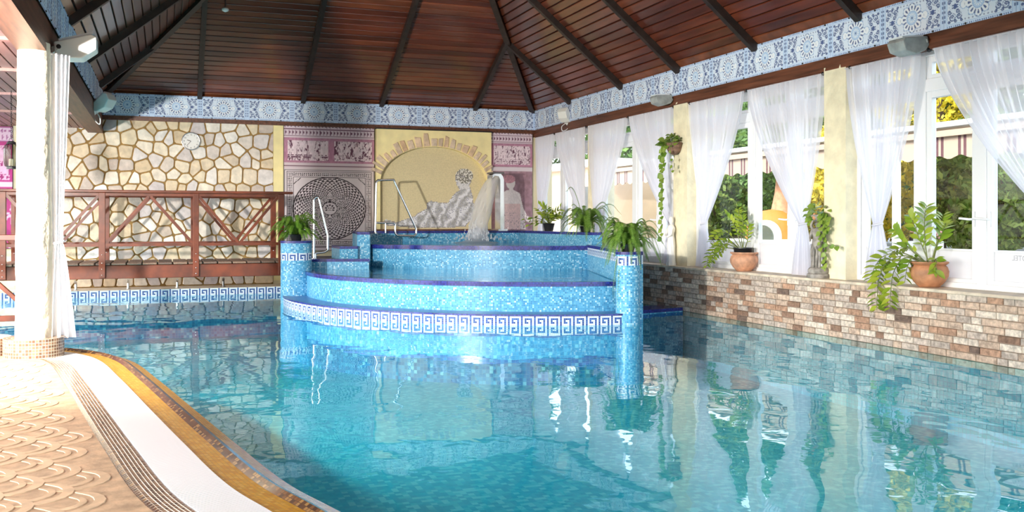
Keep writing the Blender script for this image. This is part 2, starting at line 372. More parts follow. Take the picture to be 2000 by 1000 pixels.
# back wall with crazy stone facing
wb = struct(MB().bb(-4.6, 8.2, YB, YB + .25, -1.3, 3.9).build('wall_back', WALLM), 'back wall, part faced with irregular stone')
MB().bb(-2.25, 2.08, YB - .012, YB, .0, 3.4).build('mortar_bed', MORTAR, wb)
def clip(poly, p, n):
    out = []
    for i in range(len(poly)):
        a, b = poly[i], poly[(i + 1) % len(poly)]; da = (a - p).dot(n); db = (b - p).dot(n)
        if da <= 0: out.append(a)
        if da * db < 0: out.append(a + (b - a) * (da / (da - db)))
    return out
def voronoi(x0, x1, y0, y1, n, gap, seed):
    r = random.Random(seed); nx = max(1, int(math.sqrt(n * (x1 - x0) / (y1 - y0)))); ny = max(1, n // nx); pts = []
    for i in range(nx):
        for j in range(ny):
            pts.append(Vector((x0 + (i + .5 + (.25 if j % 2 else -.25) + r.uniform(-.42, .42)) * (x1 - x0) / nx, y0 + (j + .5 + r.uniform(-.42, .42)) * (y1 - y0) / ny)))
    cells = []
    for a in pts:
        poly = [Vector((x0, y0)), Vector((x1, y0)), Vector((x1, y1)), Vector((x0, y1))]
        for b in sorted(pts, key=lambda q: (q - a).length_squared)[1:22]:
            d = b - a; L = d.length
            if L < 1e-4: continue
            poly = clip(poly, a + d * (.5 - gap / 2 / L), d / L)
            if len(poly) < 3: break
        if len(poly) >= 3: cells.append(poly)
    return cells
for poly in voronoi(-2.25, 2.08, .15, 3.4, 245, .026, 3):
    c = sum(poly, Vector((0, 0))) / len(poly); q = []
    for i in range(len(poly)):
        a, b = poly[i], poly[(i + 1) % len(poly)]
        if (b - a).length < .012: continue
        q += [a.lerp(b, .12), a.lerp(b, .88)]
    if len(q) < 5: continue
    h = random.uniform(.018, .035); n = len(q); m = MB()
    vs = [(p.x, YB - .01, p.y) for p in q] + [(p.x, YB - .01 - h * .7, p.y) for p in q] + [(c.x + (p.x - c.x) * .93, YB - .012 - h, c.y + (p.y - c.y) * .93) for p in q]
    fs = [tuple(range(2 * n, 3 * n))]
    for k in (0, 1): fs += [(k * n + i, k * n + (i + 1) % n, (k + 1) * n + (i + 1) % n, (k + 1) * n + i) for i in range(n)]
    m.add(vs, fs); off = Vector((c.x, YB, c.y))
    link_mesh('stone', m.mesh('stone', STONE, False, off), wb, off)
struct(MB().bb(2.08, 2.28, YB - .03, YB, .2, 3.4).build('trim_1', YELLOW), 'narrow yellow painted strip between stone facing and printed mural')
struct(MB().bb(-2.62, -2.25, YB - .03, YB, .2, 3.2).build('trim_2', CREAM), 'cream pilaster strip behind hanging lantern')

# pool: floor, side and back edge with a running key band, ledge behind
pb = struct(MB().bb(-4.6, 8.0, -3, 19.7, -1.0, -.80).build('pool_basin', POOLF), 'turquoise mosaic floor of the pool')
led = struct(MB().bb(-4.6, 2.3, 18.9, 19.68, -.8, .13).build('pool_ledge', SILL), 'tan stone ledge along the back edge of the pool')
wall_strip('key_band', [(-4.6, 18.89), (2.2, 18.89)], 0, .125, key_cell, led)
wall_strip('tile_wall', [(-4.6, 18.89), (2.2, 18.89)], -.8, 0, AQ_D, led, .05)

# right wall: brick parapet in the water, sill
wr = struct(MB().bb(7.62, 8.15, 3.0, 19.7, -.9, .655).build('wall_right', BJOINT), 'low brick parapet wall under the windows')
bricks = []
for r in range(-1, 9):
    z = r * .0735 + .002; y = 3.0 + random.uniform(0, .2)
    while y < 17.0:
        w = random.choice([.25, .25, .25, .125, .19]) if r >= 0 else .25
        bricks.append((y, z, w, random.choices(range(6), (7, 5, 2.4, 3, 5, 1))[0])); y += w + .004
above = sorted([b for b in bricks if b[1] >= -.01 and b[0] > 5.9 and b[0] < 14.9], key=lambda b: b[0])
shown = set(above[:300]); cache = {}
def brick_box(mb, y, z, w, x=7.602):
    d = .004; vs = [(7.63, y, z), (7.63, y + w, z), (7.63, y + w, z + .0705), (7.63, y, z + .0705), (x, y + d, z + d), (x, y + w - d, z + d), (x, y + w - d, z + .0705 - d), (x, y + d, z + .0705 - d)]
    mb.add(vs, [(4, 7, 6, 5), (0, 4, 5, 1), (1, 5, 6, 2), (2, 6, 7, 3), (3, 7, 4, 0)])
for y, z, w, k in shown:
    key = (w, k)
    if key not in cache: t = MB(); brick_box(t, 0, 0, w); cache[key] = t.mesh('brick', BRC[k], False, Vector((7.6, 0, 0)))
    link_mesh('brick', cache[key], wr, (7.6 + random.uniform(-.004, .003), y, z))
t = MB()
for b in bricks:
    if b not in shown: t.cur = b[3]; brick_box(t, b[0], b[1], b[2])
t.build('brick_course', BRC, wr)['kind'] = 'stuff'
wall_strip('tile_wall', [(7.612, 19.0), (7.612, 3.0)], -.85, -.07, lambda i, j: random.choice([(.08, .50, .60), (.12, .56, .66), (.06, .46, .58), (.10, .53, .64)]), wr, .05)
MB().bb(7.56, 8.15, 3.0, 19.7, .655, .69).build('sill_slab', SILL, wr, bevel=.008)

# deck beside the pool: one path, offsets for each band
EDGE = spline([(2.6, -1.6, 0), (1.9, 1.0, 0), (1.28, 2.7, 0), (.83, 4.38, 0), (.61, 5.12, 0), (.42, 6.14, 0), (.21, 7.35, 0), (-.04, 8.8, 0), (-.28, 10.03, 0), (-.58, 10.74, 0), (-1.0, 11.2, 0), (-1.7, 11.55, 0), (-2.8, 11.7, 0), (-4.6, 11.8, 0)], 14)
EDGE = resample(EDGE, TILE * 1.2)
def offs(d, z):
    out = []; n = len(EDGE)
    for i in range(n):
        t = (EDGE[min(i + 6, n - 1)] - EDGE[max(i - 6, 0)]).normalized(); out.append(EDGE[i] + Vector((-t.y, t.x, 0)) * d + Vector((0, 0, z)))
    return out
DZ = .07
dk = thing('floor', 'stone deck with pressed scallop pattern beside the pool', None, (0, 0, 0), kind='structure')
inner = offs(.76, DZ)
poly = [(p.x, p.y) for p in inner[::6]] + [(-4.6, 11.0), (-4.6, -1.6)]
MB().prism([(p.x, p.y) for p in offs(.02, 0)[::6]] + [(-4.6, 11.7), (-4.6, -1.6)], -.8, -.02).build('deck_core', POOLF, dk)
MB().prism(poly, -.3, DZ).build('deck_slab', DECK, dk)
OCH = [(.62, .31, .02), (.68, .35, .025), (.56, .26, .02), (.60, .33, .03), (.70, .40, .05)]
BRO = [(.22, .12, .065), (.30, .18, .10), (.16, .085, .05), (.34, .20, .11)]
ochre = lambda i, j: random.choice(OCH); brown = lambda i, j: random.choice(BRO)
dark = lambda i, j: random.choice([(.07, .03, .012), (.11, .05, .02), (.22, .12, .04), (.04, .02, .012)])
eg = thing('pool_edge_curb', 'curved overflow edge of ochre, white and brown bands along the deck', 'pool edge', tuple(EDGE[len(EDGE) // 3]))
def band(name, d0, z0, d1, z1, rows, cf, m): return loft(name, offs(d1, z1), offs(d0, z0), rows, cf, m, eg)
band('lip', -.02, -.12, .0, .015, 5, ochre, MOSY); band('lip_top', 0, .015, .09, .045, 4, ochre, MOSY)
MOSD = attr_mat('dark_rib_mosaic', .15, (.06, .03, .015), .15)
band('rib', .09, .045, .125, .062, 2, dark, MOSD); band('rib_back', .125, .062, .165, .040, 2, dark, MOSD)
band('ochre_band', .165, .040, .31, .046, 6, ochre, MOSY)
band('brown_band', .595, .06, .725, .068, 6, lambda i, j: (.62, .50, .30) if False else random.choice(BRO), MOSB)
band('brown_edge', .725, .068, .765, .05, 2, dark, MOSB)
band('grate_bed', .31, .030, .595, .04, 1, lambda i, j: (.4, .38, .34), PRINT)
A, B = offs(.315, .05), offs(.59, .058); sl = MB(); n = len(A)
for i in range(0, n - 1):
    for q in (.1, .6):
        a = A[i].lerp(A[i + 1], q); b = B[i].lerp(B[i + 1], q); sl.bar(a, b, .0115, .014)
g = sl.build('grating', GRATE, eg); g['kind'] = 'stuff'
# thin pale joint lines along the brown band
for k in range(1, 6):
    d = .595 + .13 * k / 6; MB().tube([p for p in offs(d, .0615 + .008 * k / 6)[::3]], .0022, 5).build('joint_line', SILL, eg)
# pressed scallops on the deck
def scallop(r0, r1, hgt):
    m = MB(); n = 10; vs = []
    for k in range(n + 1):
        a = -PI * .5 + PI * k / n; tp = math.sin(PI * k / n) ** .5; ri = r1 - (r1 - r0) * (.25 + .75 * tp)
        vs += [(r1 * math.cos(a), r1 * math.sin(a), 0), (r1 * math.cos(a) * .985, r1 * math.sin(a) * .985, hgt), (ri * math.cos(a), ri * math.sin(a), hgt), (ri * math.cos(a) * .98, ri * math.sin(a) * .98, 0)]
    fs = []
    for k in range(n):
        for q in range(3): a = k * 4 + q; fs.append((a, a + 1, a + 5, a + 4))
    m.add(vs, fs); return m
sc_me = [scallop(.145, .20, .004).mesh('scallop', SCALE), scallop(.08, .115, .004).mesh('scallop', SCALE)]
spots = []
for i in range(-30, 8):
    for j in range(0, 60):
        x = -.3 + i * .155; y = 2.6 + j * .42 + (.21 if i % 2 else 0)
        if y > 10.4 or x < -2.4: continue
        k = min(range(0, len(inner), 8), key=lambda q: (inner[q].x - x) ** 2 + (inner[q].y - y) ** 2)
        if x > inner[k].x - .21: continue
        if (x + 1.25) ** 2 + (y - 10.45) ** 2 < .52 ** 2: continue
        d = x * SN + y * CS; px = 1000 + FPX * (x * CS - y * SN) / d
        spots.append((px < -60, d, x, y, 0)); spots.append((px < -60, d, x, y, 1))
spots.sort(); rest = MB()
for q, (hid, d, x, y, wh) in enumerate(spots):
    if q < 300: link_mesh('scallop', sc_me[wh], dk, (x, y, DZ), (0, 0, -.25))
    else:
        m = sc_me[wh]; c, s_ = math.cos(-.25), math.sin(-.25)
        rest.add([(x + v.co.x * c - v.co.y * s_, y + v.co.x * s_ + v.co.y * c, DZ + v.co.z) for v in m.vertices], [tuple(p.vertices) for p in m.polygons])
if rest.v: rest.build('scallop_field', SCALE, dk)['kind'] = 'stuff'

# water of the pool
tag(MB().add([(-4.6, -3, 0), (7.61, -3, 0), (7.61, 18.89, 0), (-4.6, 18.89, 0)], [(0, 1, 2, 3)]).build('pool_water', WATER), 'turquoise rippled water filling the pool', 'water', kind='stuff')

# ------------------------------------------------------------------ roof: hipped ceiling of planks, rafters, frieze, beams
ce = thing('ceiling', 'hipped ceiling of dark varnished planks and rafters', None, (0, 0, 3.9), kind='structure')
CR = [Vector((XL, YB, ZT)), Vector((XR, YB, ZT)), Vector((XR, YF, ZT)), Vector((XL, YF, ZT))]
def face_planks(E0, E1, step):
    mid = (E0 + E1) / 2; L = (APEX - mid).length; nrm = (E1 - E0).cross(APEX - E0).normalized()
    if nrm.z < 0: nrm = -nrm
    MB().add([E0 + nrm * .035, E1 + nrm * .035, APEX + nrm * .035], [(0, 1, 2)]).build('roof_backing', GROOVE, ce)
    n = int(L / step)
    for k in range(n):
        f0, f1 = k * step / L, ((k + 1) * step - .012) / L; fc = .010 / L
        def row(f, up): return [E0.lerp(APEX, f) + nrm * up, E1.lerp(APEX, f) + nrm * up]
        R = row(f0, .02) + row(f0 + fc * .4, .006) + row(f0 + fc, 0) + row(f1 - fc, 0) + row(f1 - fc * .4, .006) + row(f1, .02)
        fs = [(2 * i, 2 * i + 1, 2 * i + 3, 2 * i + 2) for i in range(5)]
        o = MB().add(R, fs).build('plank', EAVE if k == 0 else PLANK, ce)
    return nrm
nB = face_planks(CR[0], CR[1], .15); nR = face_planks(CR[1], CR[2], .15); nF = face_planks(CR[2], CR[3], .3); nL = face_planks(CR[3], CR[0], .15)
def rafter(a, b, w, h): MB().bar(a, b, w, h).build('rafter', RAFTER, ce)
for c in CR: rafter(c + Vector((0, 0, -.04)), APEX + Vector((0, 0, -.04)), .11, .14)
for X in (.66, 2.66, 4.28, 6.34):
    a = min(X - XL, XR - X); top = a / (APEX.x - XL); y1 = YB - (YB - APEX.y) * top; z1 = ZT + (APEX.z - ZT) * top
    rafter((X, YB - .02, ZT - .05), (X, y1, z1 - .05), .09, .11)
for Y in (17.6, 15.3, 13.3, 11.2, 9.1):
    a = min(YB - Y, Y - YF) / (YB - APEX.y); x1 = XR - (XR - APEX.x) * a; z1 = ZT + (APEX.z - ZT) * a
    rafter((XR - .02, Y, ZT - .05), (x1, Y, z1 - .05), .09, .11)
for Y in (18.3, 15.5, 12.6, 9.7):
    a = min(YB - Y, Y - YF) / (YB - APEX.y); x1 = XL + (APEX.x - XL) * a; z1 = ZT + (APEX.z - ZT) * a
    rafter((XL + .02, Y, ZT - .05), (x1, Y, z1 - .05), .09, .11)
for k, (x0, x1, y0, y1, z0, lab) in enumerate([(XL - .25, XL, YF - 3, YB, ZB, 'deep brown beam along the left side of the pool'), (XR, XR + .25, YF - 3, YB, 3.29, 'brown beam over the windows'), (XL, XR, YB - .1, YB, 3.36, 'brown beam over the back wall')]):
    b = struct(MB().bb(x0, x1, y0, y1, z0, ZT).build('trim_%d' % (k + 3), BEAM), lab)
    MB().bb(x0 - (.012 if k == 1 else -.0), x1 + (.012 if k == 0 else 0), y0 - (.012 if k == 2 else 0), y1, z0 - .02, z0 + .05).build('bottom_board', BEAM, b)

def frieze_cols(nx, ny):
    Wd, H = .9, .43; x = (np.linspace(0, 1, nx)[None, :] - .5) * Wd + np.zeros((ny, 1)); y = (np.linspace(0, 1, ny)[:, None] - .5) * H + np.zeros((1, nx))
    base = np.array([.76, .85, .96]); ink = np.array([.035, .075, .25]); midc = np.array([.38, .55, .80]); wht = np.array([.88, .93, .98])
    c = np.ones((ny, nx, 3)) * base
    def put(mask, col, a=1.0): c[mask] = c[mask] * (1 - a) + col * a
    ax, ay = np.abs(x), np.abs(y); r = np.hypot(x, y); th = np.arctan2(y, x)
    put(ay > .185, np.array([.60, .74, .94])); put((ay > .192) & (ay < .212) & (np.mod(x, .026) < .011), ink, .85); put(np.abs(ay - .178) < .004, midc)
    put(ax > .405, np.array([.60, .74, .94])); put(np.abs(ax - .402) < .004, midc); put((np.abs(ax - .43) < .008) & (np.mod(y, .05) < .028) & (ay < .17), ink, .8)
    fld = (ay < .172) & (ax < .395)
    lobe = .150 + .014 * np.cos(8 * th); put((r < lobe) & fld, wht); put((np.abs(r - lobe) < .0045) & fld, midc)
    tre = np.hypot(ax - .185, y) < .045; put(tre & fld, wht); put((np.abs(np.hypot(ax - .185, y) - .045) < .004) & (r > lobe), midc)
    put((r < .075), np.array([.52, .68, .88])); put(np.abs(r - .075) < .005, midc); put((r > .088) & (r < .134) & (np.cos(16 * th) > .25), ink, .9)
    put((r < .055) & (np.cos(12 * th) > .3) & (r > .028), wht); put(r < .014, ink, .7)
    for sx, sy, R0 in ((.245, .105, .034), (.335, .112, .040), (.368, .052, .026), (.262, .048, .024), (.292, .150, .018), (.215, .150, .016), (.375, .152, .016)):
        rr = np.hypot(ax - sx, ay - sy); tt = np.arctan2(ay - sy, ax - sx); ok = fld & (r > lobe + .006)
        put(ok & (np.abs(rr - R0 * (.72 + .09 * tt)) < .0062), ink, .85); put(ok & (rr < R0 * .30), ink, .8); put(ok & (np.abs(rr - R0 * .60) < .004) & (np.cos(tt * 7) > 0), ink, .6)
    for sy in (.155,):
        for sx in (.02, .07, .12, .165): put(fld & (np.hypot(ax - sx, ay - sy) < .010), ink, .6)
    put(fld & (r > lobe + .004) & (r < lobe + .012) & (np.cos(24 * th) > 0), ink, .5)
    bx, by = ax - .295, ay; put((bx ** 2 / .0021 + (by - .012) ** 2 / .0001 < 1) | ((np.abs(bx) < .006) & (by < .03)), ink, .9)
    put((np.abs(np.sin(ax * 75) * .02 + .092 - ay) < .006) & (ax > .21) & fld, ink, .6)
    rgn = (ax > .20) & (ax < .39) & fld & (r > .17); s = np.sin(ax * 310) * np.sin(ay * 290 + ax * 120); put(rgn & (s > .80), ink, .6)
    return c
def panel_mesh(Wd, H, nx, ny, cols, axis):
    vs = []; fs = []
    for j in range(ny):
        for i in range(nx):
            u = (i / (nx - 1) - .5) * Wd; v = (j / (ny - 1) - .5) * H; vs.append((u, 0, v) if axis == 'x' else (0, u, v))
    for j in range(ny - 1):
        for i in range(nx - 1):
            a = j * nx + i; fs.append((a, a + 1, a + nx + 1, a + nx))
    return color_mesh('frieze_panel', vs, fs, cols.reshape(-1, 3), PRINT, corner=False)
FC = frieze_cols(150, 72)
fb = thing('frieze', 'blue and white printed rosette frieze along the back wall', 'frieze', ((XL + XR) / 2, YB - .12, ZF), group='printed friezes round the ceiling')
me = panel_mesh((XR - XL) / 10, ZT - ZF, 150, 72, FC, 'x')
for k in range(10): link_mesh('panel', me, fb, (XL + (k + .5) * (XR - XL) / 10, YB - .125, (ZF + ZT) / 2))
me = panel_mesh((YB - YF) / 15, ZT - ZF, 150, 72, FC, 'y')
for X, sd, lab in ((XR - .025, -1, 'blue and white printed rosette frieze above the curtained windows'), (XL + .025, 1, 'blue and white printed rosette frieze above the left beam')):
    fr = thing('frieze', lab, 'frieze', (X, (YB + YF) / 2, ZF), group='printed friezes round the ceiling')
    for k in range(15): link_mesh('panel', me, fr, (X, YF + (k + .5) * (YB - .125 - YF) / 15, (ZF + ZT) / 2))
    for k in range(31):
        for z in (ZF + .012, ZT - .012): MB().lathe((X + sd * -.0, YF + .2 + k * .44, z), [(.001, -.012), (.013, -.006), (.013, .006), (.001, .012)], 8).build('stud', BLACK, fr)
for k in range(20):
    for z in (ZF + .012, ZT - .012): MB().lathe((XL + .22 + k * .4425, YB - .125, z), [(.001, -.012), (.013, -.006), (.013, .006), (.001, .012)], 8).build('stud', BLACK, fb)

# aisle ceiling on the left and the low ceiling over the near end
ac = thing('ceiling_aisle', 'low plank ceiling of the side aisle', None, (-2.8, 12, 3.2), kind='structure')
MB().bb(-4.6, XL - .25, 3.0, YB, 3.19, 3.3).build('aisle_backing', GROOVE, ac)
x = XL - .26
while x > -4.5: MB().bb(x - .122, x, 3.0, YB, 3.165, 3.188).build('plank', AISLE, ac, bevel=.004, seg=1); x -= .135
for Y in (8.0, 10.2, 12.3, 14.6, 16.9): MB().bb(-4.6, XL - .25, Y - .05, Y + .05, 3.13, 3.166).build('cross_batten', AISLE, ac)
struct(MB().bb(-4.6, 8.2, -1.6, YF - .05, 3.25, 3.4).build('ceiling_near', AISLE), 'low ceiling over the near end of the hall')
struct(MB().bb(XL, XR, YF - .12, YF, 3.25, ZT).build('trim_6', BEAM), 'cross beam at the near end of the hipped ceiling')

# ================================================================== WALL PICTURES
def sm_noise(shape, fx, fy, seed, octv=3):
    r = np.random.default_rng(seed); H, Wd = shape; out = np.zeros(shape); amp = 1; tot = 0
    for o in range(octv):
        gx, gy = int(fx * 2 ** o) + 2, int(fy * 2 ** o) + 2; g = r.random((gy + 1, gx + 1))
        xs = np.linspace(0, gx - 1.001, Wd); ys = np.linspace(0, gy - 1.001, H); xi = xs.astype(int); yi = ys.astype(int); xf = xs - xi; yf = ys - yi
        xf = xf * xf * (3 - 2 * xf); yf = (yf * yf * (3 - 2 * yf))[:, None]
        a = g[yi][:, xi]; b = g[yi][:, xi + 1]; c = g[yi + 1][:, xi]; d = g[yi + 1][:, xi + 1]
        out += amp * ((a * (1 - xf) + b * xf) * (1 - yf) + (c * (1 - xf) + d * xf) * yf); tot += amp; amp *= .5
    return out / tot
def inpoly(x, y, P):
    m = np.zeros(x.shape, bool); n = len(P)
    for i in range(n):
        (x0, y0), (x1, y1) = P[i], P[(i + 1) % n]
        if y0 == y1: continue
        k = ((y0 > y) != (y1 > y)) & (x < (x1 - x0) * (y - y0) / (y1 - y0) + x0); m ^= k
    return m
def procession(c, X, Z, x0, x1, z0, z1, hue, seed):
    """purple band of walking figures between x0..x1, z0..z1"""
    m = (X >= x0) & (X <= x1) & (Z >= z0) & (Z <= z1); H, Wd = X.shape
    deep, lite, dark = hue; c[m] = np.array(deep)
    ia = m & (X > x0 + .07) & (X < x1 - .05) & (Z > z0 + .045) & (Z < z1 - .045)
    n1 = sm_noise((H, Wd), 26, 8, seed); n2 = sm_noise((H, Wd), 60, 40, seed + 1)
    c[ia] = (np.array(lite) * (.8 + .4 * n2)[..., None])[ia]
    ctr = ia & ((np.abs(n1 - .5) < .022) | ((n1 > .66) & (n2 > .5))); c[ctr] = np.array(dark)
    txt = ia & (Z < z0 + .16) & (Z > z0 + .07) & (n2 > .5) & (np.mod(Z, .045) < .028); c[txt] = np.array(dark)
    fr = m & ~ia; c[fr] = c[fr] * (.75 + .5 * n2[fr])[:, None]
    return c
def greek_top(c, X, Z, z0, z1, lite, dark):
    m = (Z > z0) & (Z <= z1); c[m] = np.array(lite); v = (Z - z0) / (z1 - z0)
    ln = m & ((np.abs(v - .08) < .03) | (np.abs(v - .95) < .03) | (np.abs(v - .55) < .03)); c[ln] = np.array(dark)
    d = m & (v > .15) & (v < .48) & (np.mod(X, .07) < .035) & ((np.abs(v - .32) < .06) | (np.mod(X, .07) < .012)); c[d] = np.array(dark)
    d = m & (v > .62) & (v < .88) & (np.mod(X + .03, .07) < .035) & ((np.abs(v - .75) < .06) | (np.mod(X, .07) < .012)); c[d] = np.array(dark)
def medallion(c, X, Z, x0, x1, z0, z1):
    lite = np.array([.74, .65, .67]); dark = np.array([.045, .028, .036]); m = (Z >= z0) & (Z < z1); c[m] = lite
    u = (X - (x0 + x1) / 2) / ((x1 - x0) / 2); v = (Z - (z0 + z1) / 2) / ((z1 - z0) / 2); e = np.maximum(np.abs(u), np.abs(v))
    for q in (.985, .94, .80): c[m & (np.abs(e - q) < .008)] = dark
    g = m & (e > .83) & (e < .92); c[g & (np.sin((u + v) * 70) * np.sin((u - v) * 70) > .12)] = dark
    r = np.hypot(u, v) / .80; th = np.arctan2(v, u); N = 44
    a = N * th / (2 * PI) + (N / (2 * PI)) * np.log(np.maximum(r, .01)); b = N * th / (2 * PI) - (N / (2 * PI)) * np.log(np.maximum(r, .01))
    d = m & (r < .97) & (r > .22); c[d] = lite * 1.1; c[d & (np.mod(a, 1) > np.mod(b, 1))] = dark
    c[m & (np.abs(r - 1.0) < .018)] = dark; c[m & (np.abs(r - .205) < .012)] = dark; c[m & (r < .19)] = lite * 1.05
    hr = m & (r < .14) & (r > .075) & (np.sin(th * 9) > -.4) & (v > -.06); c[hr] = dark * 2
    for ex in (-.025, .025): c[m & (np.hypot(u - ex, v - .012) < .012)] = dark
    c[m & (np.abs(v + .035) < .007) & (np.abs(u) < .028)] = dark
    cr = m & (np.abs(u) > .56) & (np.abs(v) > .56) & (r > 1.06) & (e < .79); k = (np.abs(u) + np.abs(v)); c[cr & (np.abs(k - 1.42) < .012)] = dark; c[cr & (k > 1.46) & (np.hypot(np.abs(u) - .7, np.abs(v) - .7) < .055)] = lite * .45
def print_panel(name, label, x0, x1, z0, z1, y, painter, res=.011):
    nx, nz = int((x1 - x0) / res), int((z1 - z0) / res); X, Z = np.meshgrid(np.linspace(x0, x1, nx), np.linspace(z0, z1, nz)); c = np.ones((nz, nx, 3)) * .6
    painter(c, X, Z); c = np.clip(c, 0, 1)
    o = thing(name, label, 'mural', ((x0 + x1) / 2, y, z0)); off = wloc(o)
    vs = np.stack([X, np.full_like(X, y), Z], -1).reshape(-1, 3) - np.array(off); ii = np.arange(nx * nz).reshape(nz, nx)
    fs = np.stack([ii[:-1, :-1], ii[:-1, 1:], ii[1:, 1:], ii[1:, :-1]], -1).reshape(-1, 4)
    link_mesh('print', color_mesh('print', vs.tolist(), fs.tolist(), c.reshape(-1, 3), PRINT, corner=False), o, off)
    MB().bb(x0 - .008, x1 + .008, y + .003, y + .03, z0 - .008, z1 + .008).build('backing_board', GROOVE, o); return o
PUR = ((.50, .24, .34), (.80, .66, .71), (.16, .07, .11)); PURL = (.74, .61, .67); PURD = (.20, .09, .14); MAG = ((.42, .04, .22), (.66, .42, .60), (.30, .03, .16))
def paint_left(c, X, Z):
    c[:] = np.array([.70, .58, .62]); medallion(c, X, Z, 2.29, 4.14, .86, 2.46); greek_top(c, X, Z, 3.12, 3.42, PURL, PURD)
    procession(c, X, Z, 2.29, 3.23, 2.60, 3.10, PUR, 11); procession(c, X, Z, 3.23, 4.14, 2.60, 3.10, PUR, 15); c[np.abs(Z - 2.53) < .012] = np.array([.25, .14, .18])
print_panel('wall_mural', 'printed mural of a spiral black and white medallion under a purple procession', 2.29, 4.14, .80, 3.42, YB - .06, paint_left)
def paint_right(c, X, Z):
    H, Wd = X.shape; n = sm_noise((H, Wd), 14, 26, 5); n3 = sm_noise((H, Wd), 50, 90, 6)
    c[:] = np.array([.36, .22, .26]) * (.6 + .8 * n)[..., None]; greek_top(c, X, Z, 3.12, 3.42, PURL, PURD); procession(c, X, Z, 6.72, 7.7, 2.60, 3.10, PUR, 21)
    c[np.abs(Z - 2.55) < .045] = np.array([.70, .62, .66])
    fx = (X - 7.22) * .92; body = inpoly(fx, Z, [(-.12, 2.08), (.02, 2.10), (.17, 2.02), (.24, 1.70), (.33, 1.52), (.50, 1.44), (.50, 1.36), (.34, 1.38), (.26, 1.46), (.30, 1.22), (-.30, 1.22), (-.34, 1.6), (-.26, 1.98)])
    head = ((fx + .03) ** 2 / .0095 + (Z - 2.24) ** 2 / .016) < 1; neck = (np.abs(fx + .02) < .05) & (Z > 2.06) & (Z < 2.16); hair = ((fx + .07) ** 2 / .019 + (Z - 2.33) ** 2 / .0085) < 1
    c[body | neck] = (np.array([.95, .86, .84]) * (.8 + .35 * n3)[..., None])[body | neck]; c[head] = np.array([.92, .84, .82]); c[hair] = (np.array([.66, .34, .40]) * (.6 + .8 * n3)[..., None])[hair]
    skirt = body & (fx > -.16) & (fx < .18) & (Z < 1.78); c[skirt] = (np.array([.90, .66, .64]) * (.75 + .45 * n3)[..., None])[skirt]; c[body & (n3 > .68) & (Z < 1.6)] = np.array([.35, .25, .27])
    c[(X < 6.86) & (Z < 2.2)] *= np.array([1.3, 1.1, .95])
print_panel('wall_mural', 'printed mural of a pale draped standing woman beside the waterfall post', 6.72, 7.70, 1.18, 3.42, YB - .06, paint_right)
def paint_aisle(c, X, Z):
    H, Wd = X.shape; n = sm_noise((H, Wd), 8, 10, 31); c[:] = np.array([.40, .05, .20]); m = (np.abs(n - .5) < .05) & (Z < 2.0); c[m] = np.array([.66, .42, .58])
    greek_top(c, X, Z, 2.86, 3.14, (.66, .50, .66), (.34, .12, .30)); procession(c, X, Z, -3.7, -2.63, 2.12, 2.84, MAG, 33); c[np.abs(Z - 2.08) < .05] = np.array([.70, .52, .66])
print_panel('wall_mural', 'magenta printed mural at the far left behind the lantern', -3.7, -2.63, .9, 3.15, YB - .06, paint_aisle, .018)

# yellow niche panel: facing with an arched recess, stones, mosaic figure
NX0, NX1, NZ0, NZ1 = 4.17, 6.70, 1.20, 3.33; NC = (NX0 + NX1) / 2; SPR, SW, SH = 2.20, 1.19, .79; YN = YB - .17
nic = thing('arched_niche', 'yellow panel with a stone arch framing a mosaic of a reclining woman', 'niche', (NC, YB - .1, NZ0))
m = MB(); K = 60; up = []
for k in range(K + 1):
    a = PI * k / K; up.append((NC - SW * math.cos(a), SPR + SH * math.sin(a)))
arch = [(NC - SW, NZ0)] + up + [(NC + SW, NZ0)]
for i in range(1, len(arch) - 2):
    (xa, za), (xb, zb) = arch[i], arch[i + 1]; m.add([(xa, YN, za), (xb, YN, zb), (xb, YN, NZ1), (xa, YN, NZ1)], [(0, 1, 2, 3)])
m.add([(NX0, YN, NZ0), (NC - SW, YN, NZ0), (NC - SW, YN, NZ1), (NX0, YN, NZ1)], [(0, 1, 2, 3)]); m.add([(NC + SW, YN, NZ0), (NX1, YN, NZ0), (NX1, YN, NZ1), (NC + SW, YN, NZ1)], [(0, 1, 2, 3)])
for i in range(len(arch) - 1):
    (xa, za), (xb, zb) = arch[i], arch[i + 1]; m.add([(xa, YN, za), (xb, YN, zb), (xb, YB - .02, zb), (xa, YB - .02, za)], [(0, 3, 2, 1)])
m.add([(NX0, YN, NZ1), (NX1, YN, NZ1), (NX1, YB, NZ1), (NX0, YB, NZ1)], [(0, 1, 2, 3)]); m.add([(NX0, YN, NZ0), (NX0, YN, NZ1), (NX0, YB, NZ1), (NX0, YB, NZ0)], [(0, 1, 2, 3)]); m.add([(NX1, YN, NZ0), (NX1, YB, NZ0), (NX1, YB, NZ1), (NX1, YN, NZ1)], [(0, 1, 2, 3)])
m.build('facing', YELLOW, nic); MB().bb(NX0 - .02, NX1 + .02, YN - .01, YB, NZ1, NZ1 + .025).build('top_rail', BLACK, nic)
MB().bb(NX0, NX1, YN - .03, YB - .03, NZ0 - .12, NZ0 + .03).build('plinth', BEAM, nic)
ARST = mat('arch_stone', None, .75, ramp=[(.72, .50, .30), (.60, .46, .33), (.76, .60, .44), (.66, .42, .24)], nscale=12, namt=.2)
a = math.radians(12)
